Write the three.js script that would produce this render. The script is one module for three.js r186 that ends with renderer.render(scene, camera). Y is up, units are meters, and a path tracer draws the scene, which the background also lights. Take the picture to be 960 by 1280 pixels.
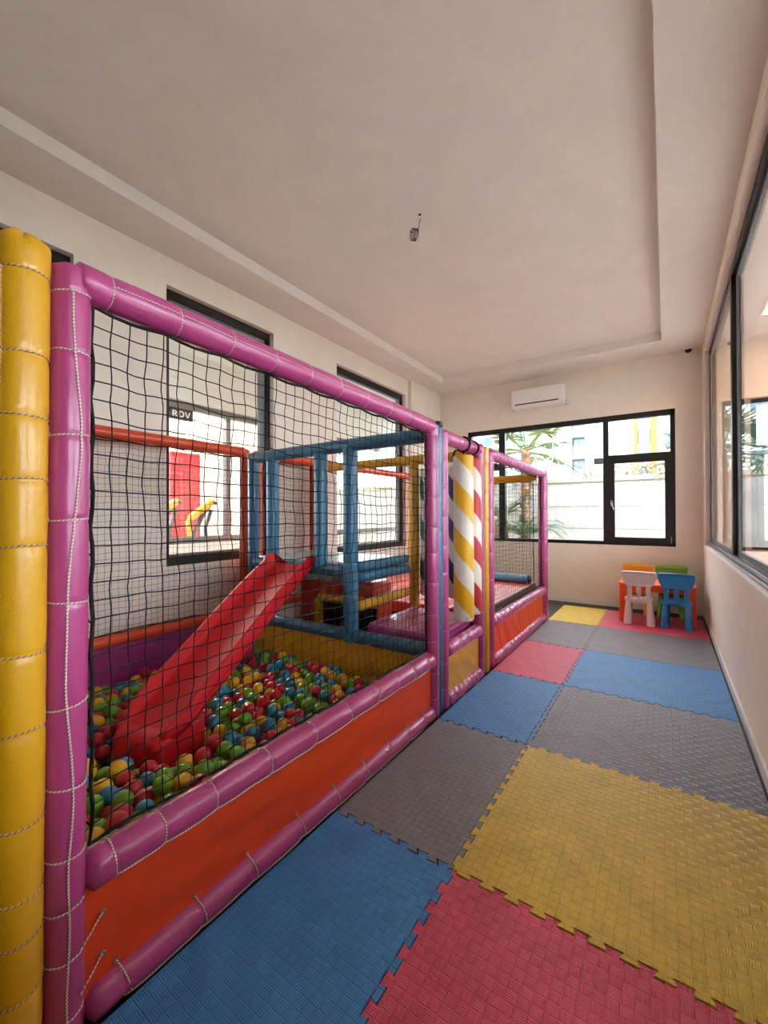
import * as THREE from 'three';
import { RoundedBoxGeometry } from 'three/addons/geometries/RoundedBoxGeometry.js';
import { mergeGeometries } from 'three/addons/utils/BufferGeometryUtils.js';
import { ImprovedNoise } from 'three/addons/math/ImprovedNoise.js';
import { RectAreaLightUniformsLib } from 'three/addons/lights/RectAreaLightUniformsLib.js';

// ---------------------------------------------------------------- camera, sky, sun, exposure
const scene = new THREE.Scene();
const camera = new THREE.PerspectiveCamera(101.7, 960 / 1280, 0.05, 300);
camera.position.set(0, 1.329, 0);
camera.rotation.order = 'YXZ';
camera.rotation.set(0.0058, 0.5939, -0.0031);
const renderer = new THREE.WebGLRenderer({ antialias: true });
renderer.toneMapping = THREE.LinearToneMapping;
renderer.toneMappingExposure = 11.8;
renderer.shadowMap.enabled = true;
RectAreaLightUniformsLib.init();
scene.background = new THREE.Color().setRGB(0.88, 0.98, 1.12);     // bright hazy sky
scene.backgroundIntensity = 1.0;
const sun = new THREE.DirectionalLight(0xfff2e0, 0.2);
sun.position.set(-9, 26, 14); sun.target.position.set(0, 0, -8);
sun.castShadow = true; sun.shadow.radius = 6;
Object.assign(sun.shadow.camera, { left: -30, right: 30, top: 30, bottom: -30, near: 1, far: 120 });
sun.shadow.mapSize.set(2048, 2048);
scene.add(sun, sun.target);

// ---------------------------------------------------------------- helpers (d = distance into the room, z = -d)
const V = (x, y, d) => new THREE.Vector3(x, y, -d);
let seedState = 1234567;
const rnd = () => { seedState = (seedState * 1664525 + 1013904223) >>> 0; return seedState / 4294967296; };
const rr = (a, b) => a + (b - a) * rnd();
const perlin = new ImprovedNoise();
const noise = (x, y = 0, z = 0) => perlin.noise(x + 31.7, y + 11.3, z + 7.9);
const lerp = (a, b, t) => a + (b - a) * t;
const clamp01 = (t) => Math.max(0, Math.min(1, t));
const smooth = (a, b, t) => { t = clamp01((t - a) / (b - a)); return t * t * (3 - 2 * t); };
const used = {};
const numbered = (n) => { const k = used[n] = (used[n] ?? -1) + 1; return k ? n + '_' + String(k).padStart(3, '0') : n; };

class MB {                                                            // collects shapes, builds ONE named mesh
  constructor() { this.list = []; }
  add(g, m) {
    if (g.index === null) { const n = g.attributes.position.count; g.setIndex([...Array(n).keys()]); }
    for (const k of Object.keys(g.attributes)) if (!['position', 'normal', 'uv'].includes(k)) g.deleteAttribute(k);
    if (m) g.applyMatrix4(m);
    g.clearGroups();
    this.list.push(g); return this;
  }
  box(x0, x1, y0, y1, d0, d1) {                                       // uv in metres
    const w = x1 - x0, h = y1 - y0, t = d1 - d0, g = new THREE.BoxGeometry(w, h, t), p = g.attributes.position, n = g.attributes.normal, uv = g.attributes.uv;
    g.translate((x0 + x1) / 2, (y0 + y1) / 2, -(d0 + d1) / 2);
    for (let i = 0; i < p.count; i++) {
      if (Math.abs(n.getX(i)) > 0.5) uv.setXY(i, p.getZ(i), p.getY(i));
      else if (Math.abs(n.getY(i)) > 0.5) uv.setXY(i, p.getX(i), p.getZ(i));
      else uv.setXY(i, p.getX(i), p.getY(i));
    }
    return this.add(g);
  }
  rbox(x0, x1, y0, y1, d0, d1, r = 0.01, s = 3) {
    const g = new RoundedBoxGeometry(x1 - x0, y1 - y0, d1 - d0, s, r);
    g.translate((x0 + x1) / 2, (y0 + y1) / 2, -(d0 + d1) / 2);
    return this.add(g);
  }
  tube(pts, r, radial = 6, closed = false) { return this.add(tubeGeo(pts, r, radial, closed)); }
  build(name, mat, parent) {
    const g = this.list.length === 1 ? this.list[0] : mergeGeometries(this.list);
    const m = new THREE.Mesh(g, mat); m.name = parent === scene ? numbered(name) : name;
    m.castShadow = m.receiveShadow = true;
    if (parent) parent.add(m);
    return m;
  }
}
function tubeGeo(pts, r, radial = 6, closed = false) {                // uv = metres along, metres around
  const P = closed ? [...pts, pts[0]] : pts, n = P.length, pos = [], nor = [], uv = [], idx = [];
  const T = P.map((_, i) => new THREE.Vector3().subVectors(closed ? P[(i + 1) % (n - 1)] : P[Math.min(i + 1, n - 1)], closed ? P[(i - 1 + n - 1) % (n - 1)] : P[Math.max(i - 1, 0)]).normalize());
  let N = new THREE.Vector3(0, 1, 0); if (Math.abs(T[0].y) > 0.9) N.set(1, 0, 0);
  let s = 0; const B = new THREE.Vector3(), R = typeof r === 'function' ? r : () => r;
  for (let i = 0; i < n; i++) {
    N.addScaledVector(T[i], -N.dot(T[i])).normalize(); B.crossVectors(T[i], N);
    if (i) s += P[i].distanceTo(P[i - 1]);
    const ri = R(i / (n - 1));
    for (let j = 0; j <= radial; j++) {
      const a = j / radial * Math.PI * 2, c = Math.cos(a), q = Math.sin(a);
      const nx = N.x * c + B.x * q, ny = N.y * c + B.y * q, nz = N.z * c + B.z * q;
      pos.push(P[i].x + nx * ri, P[i].y + ny * ri, P[i].z + nz * ri); nor.push(nx, ny, nz); uv.push(s, a * ri);
      if (i && j) { const k = i * (radial + 1) + j; idx.push(k - radial - 2, k - radial - 1, k - 1, k - 1, k - radial - 1, k); }
    }
  }
  if (!closed) for (const e of [0, n - 1]) {                          // end caps
    const c = pos.length / 3; pos.push(P[e].x, P[e].y, P[e].z); const t = T[e].clone().multiplyScalar(e ? 1 : -1); nor.push(t.x, t.y, t.z); uv.push(0, 0);
    for (let j = 0; j < radial; j++) { const k = e * (radial + 1) + j; e ? idx.push(k, k + 1, c) : idx.push(k + 1, k, c); }
  }
  const g = new THREE.BufferGeometry();
  g.setAttribute('position', new THREE.Float32BufferAttribute(pos, 3)); g.setAttribute('normal', new THREE.Float32BufferAttribute(nor, 3)); g.setAttribute('uv', new THREE.Float32BufferAttribute(uv, 2));
  g.setIndex(idx); return g;
}
function gridGeo(nu, nv, f) {                                         // f(u, v) -> Vector3; two-sided by the renderer
  const pos = [], uv = [], idx = [];
  for (let j = 0; j <= nv; j++) for (let i = 0; i <= nu; i++) {
    const p = f(i / nu, j / nv); pos.push(p.x, p.y, p.z); uv.push(p.u ?? i / nu, p.v ?? j / nv);
    if (i && j) { const k = j * (nu + 1) + i; idx.push(k - nu - 2, k - nu - 1, k - 1, k - 1, k - nu - 1, k); }
  }
  const g = new THREE.BufferGeometry();
  g.setAttribute('position', new THREE.Float32BufferAttribute(pos, 3)); g.setAttribute('uv', new THREE.Float32BufferAttribute(uv, 2)); g.setIndex(idx); g.computeVertexNormals();
  return g;
}
function extrude(pts, depth, bevel = 0, holes = []) {                 // outline in x, y; depth along +z
  const s = new THREE.Shape(pts.map((p) => new THREE.Vector2(p[0], p[1])));
  for (const h of holes) s.holes.push(new THREE.Path(h.map((p) => new THREE.Vector2(p[0], p[1]))));
  return new THREE.ExtrudeGeometry(s, { depth, bevelEnabled: bevel > 0, bevelThickness: bevel, bevelSize: bevel, bevelOffset: -bevel, bevelSegments: 3, steps: 1, curveSegments: 8 });
}
function roundPoly(pts, r, seg = 5) {                                 // rounds the corners of an outline
  const out = [], n = pts.length;
  for (let i = 0; i < n; i++) {
    const a = pts[(i + n - 1) % n], b = pts[i], c = pts[(i + 1) % n], la = Math.hypot(a[0] - b[0], a[1] - b[1]), lc = Math.hypot(c[0] - b[0], c[1] - b[1]);
    const q = Math.min(Array.isArray(r) ? r[i] : r, la * 0.48, lc * 0.48), p0 = [b[0] + (a[0] - b[0]) / la * q, b[1] + (a[1] - b[1]) / la * q], p1 = [b[0] + (c[0] - b[0]) / lc * q, b[1] + (c[1] - b[1]) / lc * q];
    for (let k = 0; k <= seg; k++) { const t = k / seg; out.push([(1 - t) ** 2 * p0[0] + 2 * t * (1 - t) * b[0] + t * t * p1[0], (1 - t) ** 2 * p0[1] + 2 * t * (1 - t) * b[1] + t * t * p1[1]]); }
  }
  return out;
}
function thing(name, label, category, pos, group) {                   // a Group at the thing's base
  const o = new THREE.Group(); o.name = numbered(name); o.userData = { label, category };
  if (group) o.userData.group = group;
  if (pos) o.position.copy(pos);
  scene.add(o); return o;
}
function struct(name, mb, mat) { const m = mb.build(name, mat, scene); m.name = name; m.userData.kind = 'structure'; return m; }
function rebase(g, pos) {                                             // moves a group's origin to its base without moving its parts
  g.position.copy(pos); for (const c of g.children) c.position.sub(pos); return g;
}

// ---------------------------------------------------------------- procedural textures
function dataTex(w, h, f, srgb = false) {
  const a = new Uint8Array(w * h * 4);
  for (let y = 0; y < h; y++) for (let x = 0; x < w; x++) { const c = f(x / w, y / h), i = (y * w + x) * 4; a[i] = c[0]; a[i + 1] = c[1]; a[i + 2] = c[2]; a[i + 3] = 255; }
  const t = new THREE.DataTexture(a, w, h); t.wrapS = t.wrapT = THREE.RepeatWrapping; t.magFilter = THREE.LinearFilter; t.minFilter = THREE.LinearMipmapLinearFilter;
  if (srgb) t.colorSpace = THREE.SRGBColorSpace; t.needsUpdate = true; return t;
}
const tn = (u, v, k, o = 0) => {                                      // tiling noise
  const a = u * Math.PI * 2, b = v * Math.PI * 2, q = k / 6.283;
  return perlin.noise(Math.cos(a) * q + o, Math.sin(a) * q + Math.cos(b) * q, Math.sin(b) * q + o * 1.7);
};
const fbm = (u, v, k, o) => tn(u, v, k, o) + 0.5 * tn(u, v, k * 2.1, o + 3) + 0.25 * tn(u, v, k * 4.3, o + 9);
const grey = (x) => { x = Math.max(0, Math.min(255, x)); return [x, x, x]; };
const rep = (t, x, y = x) => { t = t.clone(); t.repeat.set(x, y); t.needsUpdate = true; return t; };
const texPaint = dataTex(256, 256, (u, v) => grey(248 + 4 * fbm(u, v, 9, 1) + 3 * tn(u, v, 60, 5)), true);
const texRough = dataTex(256, 256, (u, v) => grey(128 + 90 * fbm(u, v, 30, 2)));
const texVinyl = dataTex(256, 256, (u, v) => grey(128 + 70 * tn(u, v, 90, 4) + 45 * fbm(u, v, 12, 8)));
const texMottle = dataTex(512, 512, (u, v) => grey(238 + 14 * fbm(u, v, 10, 6) + 8 * tn(u, v, 90, 2)), true);
const texCord = dataTex(32, 16, (u, v) => { const s = ((u * 2 + v) % 1); return s < 0.62 ? [246, 240, 232] : [176, 128, 132]; }, true);
const texWeave = dataTex(256, 256, (u, v) => {                        // embossed basket weave, 2 x 2 cells
  const cu = Math.floor(u * 2), cv = Math.floor(v * 2), fu = (u * 2) % 1, fv = (v * 2) % 1, along = (cu + cv) % 2 ? fu : fv, across = (cu + cv) % 2 ? fv : fu;
  const edge = Math.min(smooth(0, 0.1, across), smooth(0, 0.1, 1 - across), smooth(0, 0.08, along), smooth(0, 0.08, 1 - along));
  const rib = 0.5 + 0.5 * Math.cos((across * 5 - 0.5) * Math.PI * 2), dome = Math.sin(along * Math.PI);
  return grey(255 * (0.3 + edge * (0.2 + 0.2 * dome + 0.3 * rib)));
});
const texNoise = dataTex(256, 256, (u, v) => grey(128 + 110 * fbm(u, v, 40, 3)));

// ---------------------------------------------------------------- materials
const std = (c, o = {}) => new THREE.MeshStandardMaterial({ color: c, roughness: 0.6, ...o });
const phys = (c, o = {}) => new THREE.MeshPhysicalMaterial({ color: c, roughness: 0.5, ...o });
const M = {};
M.wall = std(0xf4e8d7, { roughness: 0.85, map: rep(texPaint, 0.5), bumpMap: rep(texRough, 3), bumpScale: 0.0006 });
M.ceil = std(0xf1e7de, { roughness: 0.9, map: rep(texPaint, 0.4), bumpMap: rep(texRough, 3), bumpScale: 0.0005 });
M.white = std(0xe9e6e1, { roughness: 0.55 });
M.whitePlastic = phys(0xf0ebe6, { roughness: 0.35, clearcoat: 0.2 });
M.black = std(0x141414, { roughness: 0.42 });
M.blackRope = std(0x101012, { roughness: 0.9 });
M.darkFloor = std(0x2c2a2a, { roughness: 0.5 });
M.glass = phys(0xffffff, { roughness: 0, transmission: 1, thickness: 0, ior: 1.5 });
M.alu = std(0x9aa0a6, { roughness: 0.35, metalness: 0.8 });
M.greyFrame = std(0x6d6f70, { roughness: 0.45 });
const vinyl = (c, rough = 0.34, b = 0.0009) => phys(c, { roughness: rough, clearcoat: 0.45, clearcoatRoughness: 0.16, bumpMap: rep(texVinyl, 5), bumpScale: b });
M.pink = vinyl(0xb4437e, 0.3);
M.yellowV = vinyl(0xdca40a, 0.42);
M.orangeV = vinyl(0xd8481a, 0.42);
M.orangePanel = phys(0xe8480f, { roughness: 0.5, bumpMap: rep(texVinyl, 5), bumpScale: 0.001, clearcoat: 0.1, clearcoatRoughness: 0.4 });
M.blueV = vinyl(0x2a7596, 0.4);
M.tealV = vinyl(0x2b6584, 0.42);
M.purplePanel = vinyl(0x9a2c74, 0.45);
M.yellowPanel = vinyl(0xe2a413, 0.45);
M.platform = vinyl(0x8ea3ac, 0.5);
M.pinkPad = vinyl(0xbb4a92, 0.16);
M.redPad = vinyl(0xdb4a32, 0.3);
M.lightBlueV = vinyl(0x5a97c4, 0.35);
M.brown = std(0x5a3b2a, { roughness: 0.6 });
M.cord = std(0xf2ece6, { roughness: 0.85, map: rep(texCord, 55, 90) });
M.cordFar = std(0xcf8fb4, { roughness: 0.85 });
M.cordRed = std(0xc9694a, { roughness: 0.85 });
M.cordBlue = std(0x6f9db2, { roughness: 0.85 });
M.cordYellow = std(0xd9c08a, { roughness: 0.85, map: rep(texCord, 45, 90) });
M.net = std(0x0c0c0e, { roughness: 0.85 });
M.netThin = std(0x1a1615, { roughness: 0.9 });
M.slide = phys(0xcc0418, { roughness: 0.6, clearcoat: 0.04, clearcoatRoughness: 0.4 });
const matMaterial = (c) => std(c, { roughness: 0.34, map: rep(texMottle, 1), bumpMap: rep(texWeave, 1 / 0.066), bumpScale: 0.0045 });
M.matBlue = matMaterial(0x469be2);
M.matGrey = matMaterial(0x8f9096);
M.matYellow = matMaterial(0xf2d04c);
M.matPink = matMaterial(0xf05c7c);
const ballMat = (c) => phys(c, { roughness: 0.28, clearcoat: 0.3, clearcoatRoughness: 0.15 });
const BALL = [['red', 0xc01626], ['yellow', 0xe3ad12], ['blue', 0x2f86a8], ['green', 0x6aa51e]];
M.balls = BALL.map((b) => ballMat(b[1]));

// ================================================================ THE ROOM
const RX = 0.406, LX = -3.402, FD = 6.784, BD = -3.4, SY = 3.466, CY = 3.566;
function wallX(mb, x0, x1, d0, d1, y0, y1, holes) {                   // wall along d with openings [d0, d1, y0, y1]
  const ds = [...new Set([d0, d1, ...holes.flatMap((h) => [h[0], h[1]])])].sort((a, b) => a - b), ys = [...new Set([y0, y1, ...holes.flatMap((h) => [h[2], h[3]])])].sort((a, b) => a - b);
  for (let i = 1; i < ds.length; i++) for (let j = 1; j < ys.length; j++) {
    const dm = (ds[i] + ds[i - 1]) / 2, ym = (ys[j] + ys[j - 1]) / 2;
    if (!holes.some((h) => dm > h[0] && dm < h[1] && ym > h[2] && ym < h[3])) mb.box(x0, x1, ys[j - 1], ys[j], ds[i - 1], ds[i]);
  }
  return mb;
}
function wallD(mb, d0, d1, x0, x1, y0, y1, holes) {                   // wall along x with openings [x0, x1, y0, y1]
  const xs = [...new Set([x0, x1, ...holes.flatMap((h) => [h[0], h[1]])])].sort((a, b) => a - b), ys = [...new Set([y0, y1, ...holes.flatMap((h) => [h[2], h[3]])])].sort((a, b) => a - b);
  for (let i = 1; i < xs.length; i++) for (let j = 1; j < ys.length; j++) {
    const xm = (xs[i] + xs[i - 1]) / 2, ym = (ys[j] + ys[j - 1]) / 2;
    if (!holes.some((h) => xm > h[0] && xm < h[1] && ym > h[2] && ym < h[3])) mb.box(xs[i - 1], xs[i], ys[j - 1], ys[j], d0, d1);
  }
  return mb;
}
const W0 = [0.1, 1.19, 0.87, 3.145], W1 = [1.84, 2.975, 0.9, 3.235], W2 = [3.99, 5.66, 0.83, 3.225];
const FW = [-2.82, 0.113, 0.885, 2.735];                              // far window
const RWD = [-0.3, 6.45, 0.93, 3.325];                                // glazed opening in the right wall
struct('floor', new MB().box(LX - 0.2, RX + 0.1, -0.12, 0, BD, FD + 0.2), M.darkFloor);
{
  const w = wallX(new MB(), LX - 0.2, LX, BD, FD + 0.2, 0, 3.75, [W0, W1, W2]);
  w.box(LX, LX + 0.06, 0, SY, 5.74, FD);                              // projecting end of the wall
  struct('wall_left', w, M.wall);
  const wr = wallX(new MB(), RX, RX + 0.1, BD, FD + 0.2, 0, 3.75, [RWD]);
  struct('wall_right', wr, M.wall);
  struct('wall_far', wallD(new MB(), FD, FD + 0.2, LX - 0.2, RX + 0.1, 0, 3.75, [FW]), M.wall);
  struct('wall_back', new MB().box(LX - 0.2, RX + 0.1, 0, 3.75, BD - 0.2, BD), M.wall);
  const c = new MB().box(LX - 0.2, RX + 0.1, CY, 3.8, BD - 0.2, FD + 0.2);   // raised middle, lowered border
  c.box(LX, -2.997, SY, CY, BD, FD); c.box(-0.033, RX, SY, CY, BD, FD); c.box(-2.997, -0.033, SY, CY, 6.169, FD); c.box(-2.997, -0.033, SY, CY, BD, -1.9);
  struct('ceiling', c, M.ceil);
  struct('baseboard_far', new MB().box(LX + 0.06, RX - 0.012, 0, 0.075, FD - 0.012, FD), M.white);
  struct('baseboard_right', new MB().box(RX - 0.012, RX, 0, 0.075, BD, FD), M.white);
  struct('baseboard_left', new MB().box(LX, LX + 0.012, 0, 0.075, BD, 5.74), M.white);
  struct('trim_1', new MB().box(RX - 0.012, RX + 0.055, 0.915, 0.935, RWD[0], RWD[1]), M.white);   // sill of the glazed partition
}
function windowUnit(n, builder) { const g = new THREE.Group(); g.name = 'window_' + n; g.userData.kind = 'structure'; scene.add(g); builder(g); return g; }
// left wall windows: black frame set back in the reveal, one large pane each
[W0, W1, W2].forEach(([d0, d1, y0, y1], i) => windowUnit(i + 1, (g) => {
  const f = new MB(), x0 = LX - 0.13, x1 = LX - 0.06, t = 0.055;
  f.box(x0, x1, y1 - 0.075, y1, d0, d1); f.box(x0, x1, y0, y0 + 0.075, d0, d1); f.box(x0, x1, y0 + 0.075, y1 - 0.075, d0, d0 + t); f.box(x0, x1, y0 + 0.075, y1 - 0.075, d1 - t, d1);
  f.build('window_frame', M.black, g);
  const s = new MB(), q = 0.02;
  s.box(x0 + 0.01, x1 - 0.02, y0 + 0.075, y0 + 0.075 + q, d0 + t, d1 - t); s.box(x0 + 0.01, x1 - 0.02, y1 - 0.075 - q, y1 - 0.075, d0 + t, d1 - t); s.box(x0 + 0.01, x1 - 0.02, y0 + 0.095, y1 - 0.095, d1 - t - 0.06, d1 - t);
  s.build('sash_bead', M.greyFrame, g);
  new MB().box(x0 + 0.03, x0 + 0.034, y0 + 0.09, y1 - 0.09, d0 + t, d1 - t - 0.055).build('pane', M.glass, g);
}));
// far window: three bays, left and right with a transom
windowUnit(4, (g) => {
  const [x0, x1, y0, y1] = FW, a = FD - 0.004, b = FD + 0.07, f = new MB();
  f.box(x0, x1, y1 - 0.075, y1, a, b); f.box(x0, x1, y0, y0 + 0.05, a, b); f.box(x0, x0 + 0.06, y0, y1, a, b); f.box(x1 - 0.055, x1, y0, y1, a, b);
  f.box(-0.745, -0.675, y0 + 0.05, y1 - 0.075, a, b); f.box(-2.28, -2.18, y0 + 0.05, y1 - 0.075, a, b);
  f.box(-0.675, x1 - 0.055, 2.1, 2.165, a, b); f.box(x0 + 0.06, -2.28, 2.05, 2.16, a, b);
  f.build('window_frame', M.black, g);
  const s = new MB(), sx0 = -0.675, sx1 = x1 - 0.055, sy0 = y0 + 0.05, sy1 = 2.1, c = a - 0.018;
  s.box(sx0, sx0 + 0.075, sy0, sy1, c, b - 0.02); s.box(sx1 - 0.062, sx1, sy0, sy1, c, b - 0.02); s.box(sx0 + 0.075, sx1 - 0.062, sy0, sy0 + 0.062, c, b - 0.02); s.box(sx0 + 0.075, sx1 - 0.062, sy1 - 0.055, sy1, c, b - 0.02);
  s.build('sash', M.black, g);
  new MB().box(-2.18, -0.745, y0 + 0.05, y1 - 0.075, a + 0.035, a + 0.04).build('pane', M.glass, g);
  new MB().box(-0.675, sx1, 2.165, y1 - 0.075, a + 0.035, a + 0.04).build('pane', M.glass, g);
  new MB().box(sx0 + 0.075, sx1 - 0.062, sy0 + 0.062, sy1 - 0.055, a + 0.03, a + 0.035).build('pane', M.glass, g);
  new MB().box(x0 + 0.06, -2.28, y0 + 0.05, 2.05, a + 0.035, a + 0.04).build('pane', M.glass, g);
  new MB().box(x0 + 0.06, -2.28, 2.16, y1 - 0.075, a + 0.035, a + 0.04).build('pane', M.glass, g);
  const h = new MB(); h.rbox(-0.652, -0.622, 1.44, 1.52, c - 0.012, c, 0.004); h.tube([V(-0.637, 1.48, c - 0.012), V(-0.637, 1.48, c - 0.045), V(-0.632, 1.46, c - 0.05), V(-0.605, 1.385, c - 0.05)], 0.008, 8);
  h.build('handle', M.alu, g);
  new MB().rbox(sx1 - 0.004, sx1 + 0.012, 0.93, 1.02, a - 0.016, a, 0.004).build('hinge', M.alu, g);
});
// right glazed partition: aluminium frame, five panels
windowUnit(5, (g) => {
  const [d0, d1, y0, y1] = RWD, x0 = RX + 0.05, x1 = RX + 0.11, f = new MB(), st = [d1, 4.45, 2.5, 0.55, d0];
  f.box(x0, x1, y1 - 0.06, y1, d0, d1); f.box(x0, x1, y0, y0 + 0.06, d0, d1);
  for (let i = 0; i < st.length; i++) { const m = st[i], a = i === 0 ? m - 0.06 : i === 4 ? m : m - 0.04, b = i === 0 ? m : i === 4 ? m + 0.06 : m + 0.04; f.box(x0, x1, y0 + 0.06, y1 - 0.06, a, b); }
  f.build('window_frame', M.black, g);
  const t = new MB(); t.box(x0 - 0.03, x0, y0, y0 + 0.022, d0, d1); t.box(x0 - 0.012, x0, y0 + 0.03, y0 + 0.05, d0, d1); t.build('sliding_track', M.alu, g);
  for (let i = 1; i < 5; i++) {
    const b = st[i - 1] - (i === 1 ? 0.06 : 0.04), a = st[i] + (i === 4 ? 0.06 : 0.04), q = 0.035, s = new MB(), sx0 = x0 + (i % 2 ? 0.004 : 0.03), sx1 = sx0 + 0.02;
    s.box(sx0, sx1, y0 + 0.06, y1 - 0.06, a, a + q); s.box(sx0, sx1, y0 + 0.06, y1 - 0.06, b - q, b); s.box(sx0, sx1, y0 + 0.06, y0 + 0.06 + q, a + q, b - q); s.box(sx0, sx1, y1 - 0.06 - q, y1 - 0.06, a + q, b - q);
    s.build('sash', M.greyFrame, g);
    new MB().box(sx0 + 0.008, sx0 + 0.012, y0 + 0.06 + q, y1 - 0.06 - q, a + q, b - q).build('pane', M.glass, g);
  }
});

// ================================================================ FLOOR MATS
const MX = -0.659, MD = 1.4185;                                       // seam lines
function seam(L, n = 11) {                                            // dovetail teeth along a 1 m seam: [along, across]
  const m = 0.022, p = (L - 2 * m) / n, h = 0.0115, q = 0.005, out = [[0, 0], [m - q, 0]];
  for (let i = 0; i < n; i++) { const t = m + i * p; if (i) out.push([t - q, -h]); else out.push([t - q, -h]); out.push([t + p / 2 + q, -h], [t + p / 2 - q, h]); if (i < n - 1) out.push([t + p + q, h]); else out.push([t + p + q * 0, h], [t + p, 0]); }
  out.push([L, 0]); return out;
}
function matTile(matl, x0, x1, d0, d1, flags, label, y = 0, thick = 0.02, off = 0) {
  // flags: teeth on [near, right, far, left] edges
  const S = seam(1), pts = [], cut = (a, lo, hi) => a.filter(([t]) => t >= lo - 1e-6 && t <= hi + 1e-6);
  const cx = (x0 + x1) / 2, cd = (d0 + d1) / 2, W = x1 - x0, D = d1 - d0;
  const near = flags[0] ? [...(off ? [[0, 0]] : []), ...cut(S, off, off + W).map(([t, o]) => [t - off, o])] : [[0, 0], [W, 0]], far = flags[2] ? cut(S, 0, W) : [[0, 0], [W, 0]], right = flags[1] ? cut(S, 0, D) : [[0, 0], [D, 0]], left = flags[3] ? cut(S, 0, D) : [[0, 0], [D, 0]];
  for (const [t, o] of near) pts.push([x0 + t, d0 + o]);
  for (const [t, o] of right) pts.push([x1 + o, d0 + t]);
  for (const [t, o] of [...far].reverse()) pts.push([x0 + t, d1 + o]);
  for (const [t, o] of [...left].reverse()) pts.push([x0 + o, d0 + t]);
  const clean = pts.filter((p, i) => { const q = pts[(i + 1) % pts.length]; return Math.hypot(p[0] - q[0], p[1] - q[1]) > 1e-5; }).map(([x, d]) => [(x - cx) * 0.9958, (d - cd) * 0.9958]);
  const g = extrude(clean, thick - 0.003, 0.0015);
  g.rotateX(-Math.PI / 2); g.translate(0, 0.0015, 0);
  const mesh = new THREE.Mesh(g, matl); mesh.name = numbered('foam_mat'); mesh.castShadow = mesh.receiveShadow = true;
  mesh.position.set(cx, y, -cd); mesh.rotation.y = rr(-0.0008, 0.0008);
  mesh.userData = { label, category: 'floor mat', group: 'interlocking foam floor mats' };
  scene.add(mesh); return mesh;
}
{
  const L0 = MX - 1, R1 = RX - 0.028, col = { blue: M.matBlue, grey: M.matGrey, yellow: M.matYellow, pink: M.matPink };
  const left = [['yellow', 'yellow foam mat beside the foot of the yellow padded post'], ['blue', 'blue woven-texture foam mat between the orange ball pit panel and a pink mat'], ['grey', 'grey foam mat along the ball pit panel between two blue mats'],
    ['blue', 'blue foam mat beside the yellow entrance panel'], ['pink', 'pink foam mat beside the ruffled orange panel'], ['grey', 'grey foam mat beyond the pink mat at the far padded post'], ['yellow', 'yellow foam mat by the far wall beside the pink mat under the table']];
  const right = [['grey', 'grey foam mat by the glazed wall before the pink mat'], ['pink', 'pink foam mat with toothed edge touching blue and yellow mats'], ['yellow', 'yellow foam mat with ribbed weave beside the glazed wall'], ['grey', 'grey foam mat between the yellow mat and the blue mat by the glazed wall'],
    ['blue', 'blue foam mat along the right baseboard before the dark grey mat'], ['grey', 'dark grey foam mat directly before the children table'], ['pink', 'pink foam mat under the orange children table']];
  for (let i = 0; i < 7; i++) {
    const d0 = MD - 2 + i, d1 = d0 + 1, near = i > 0, far = i < 6;
    const lift = { yellow: 0.004, pink: 0.001, blue: 0.002, grey: 0.0015 };
    const xl = -1.213;                                                // cut along the play frames
    matTile(col[left[i][0]], xl, MX, d0, d1, [near, true, far, false], left[i][1], 0.0005, 0.018 + lift[left[i][0]], xl - L0);
    matTile(col[right[i][0]], MX, R1, d0, d1, [near, false, far, true], right[i][1], 0.0005, 0.018 + lift[right[i][0]]);
  }
}

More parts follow.
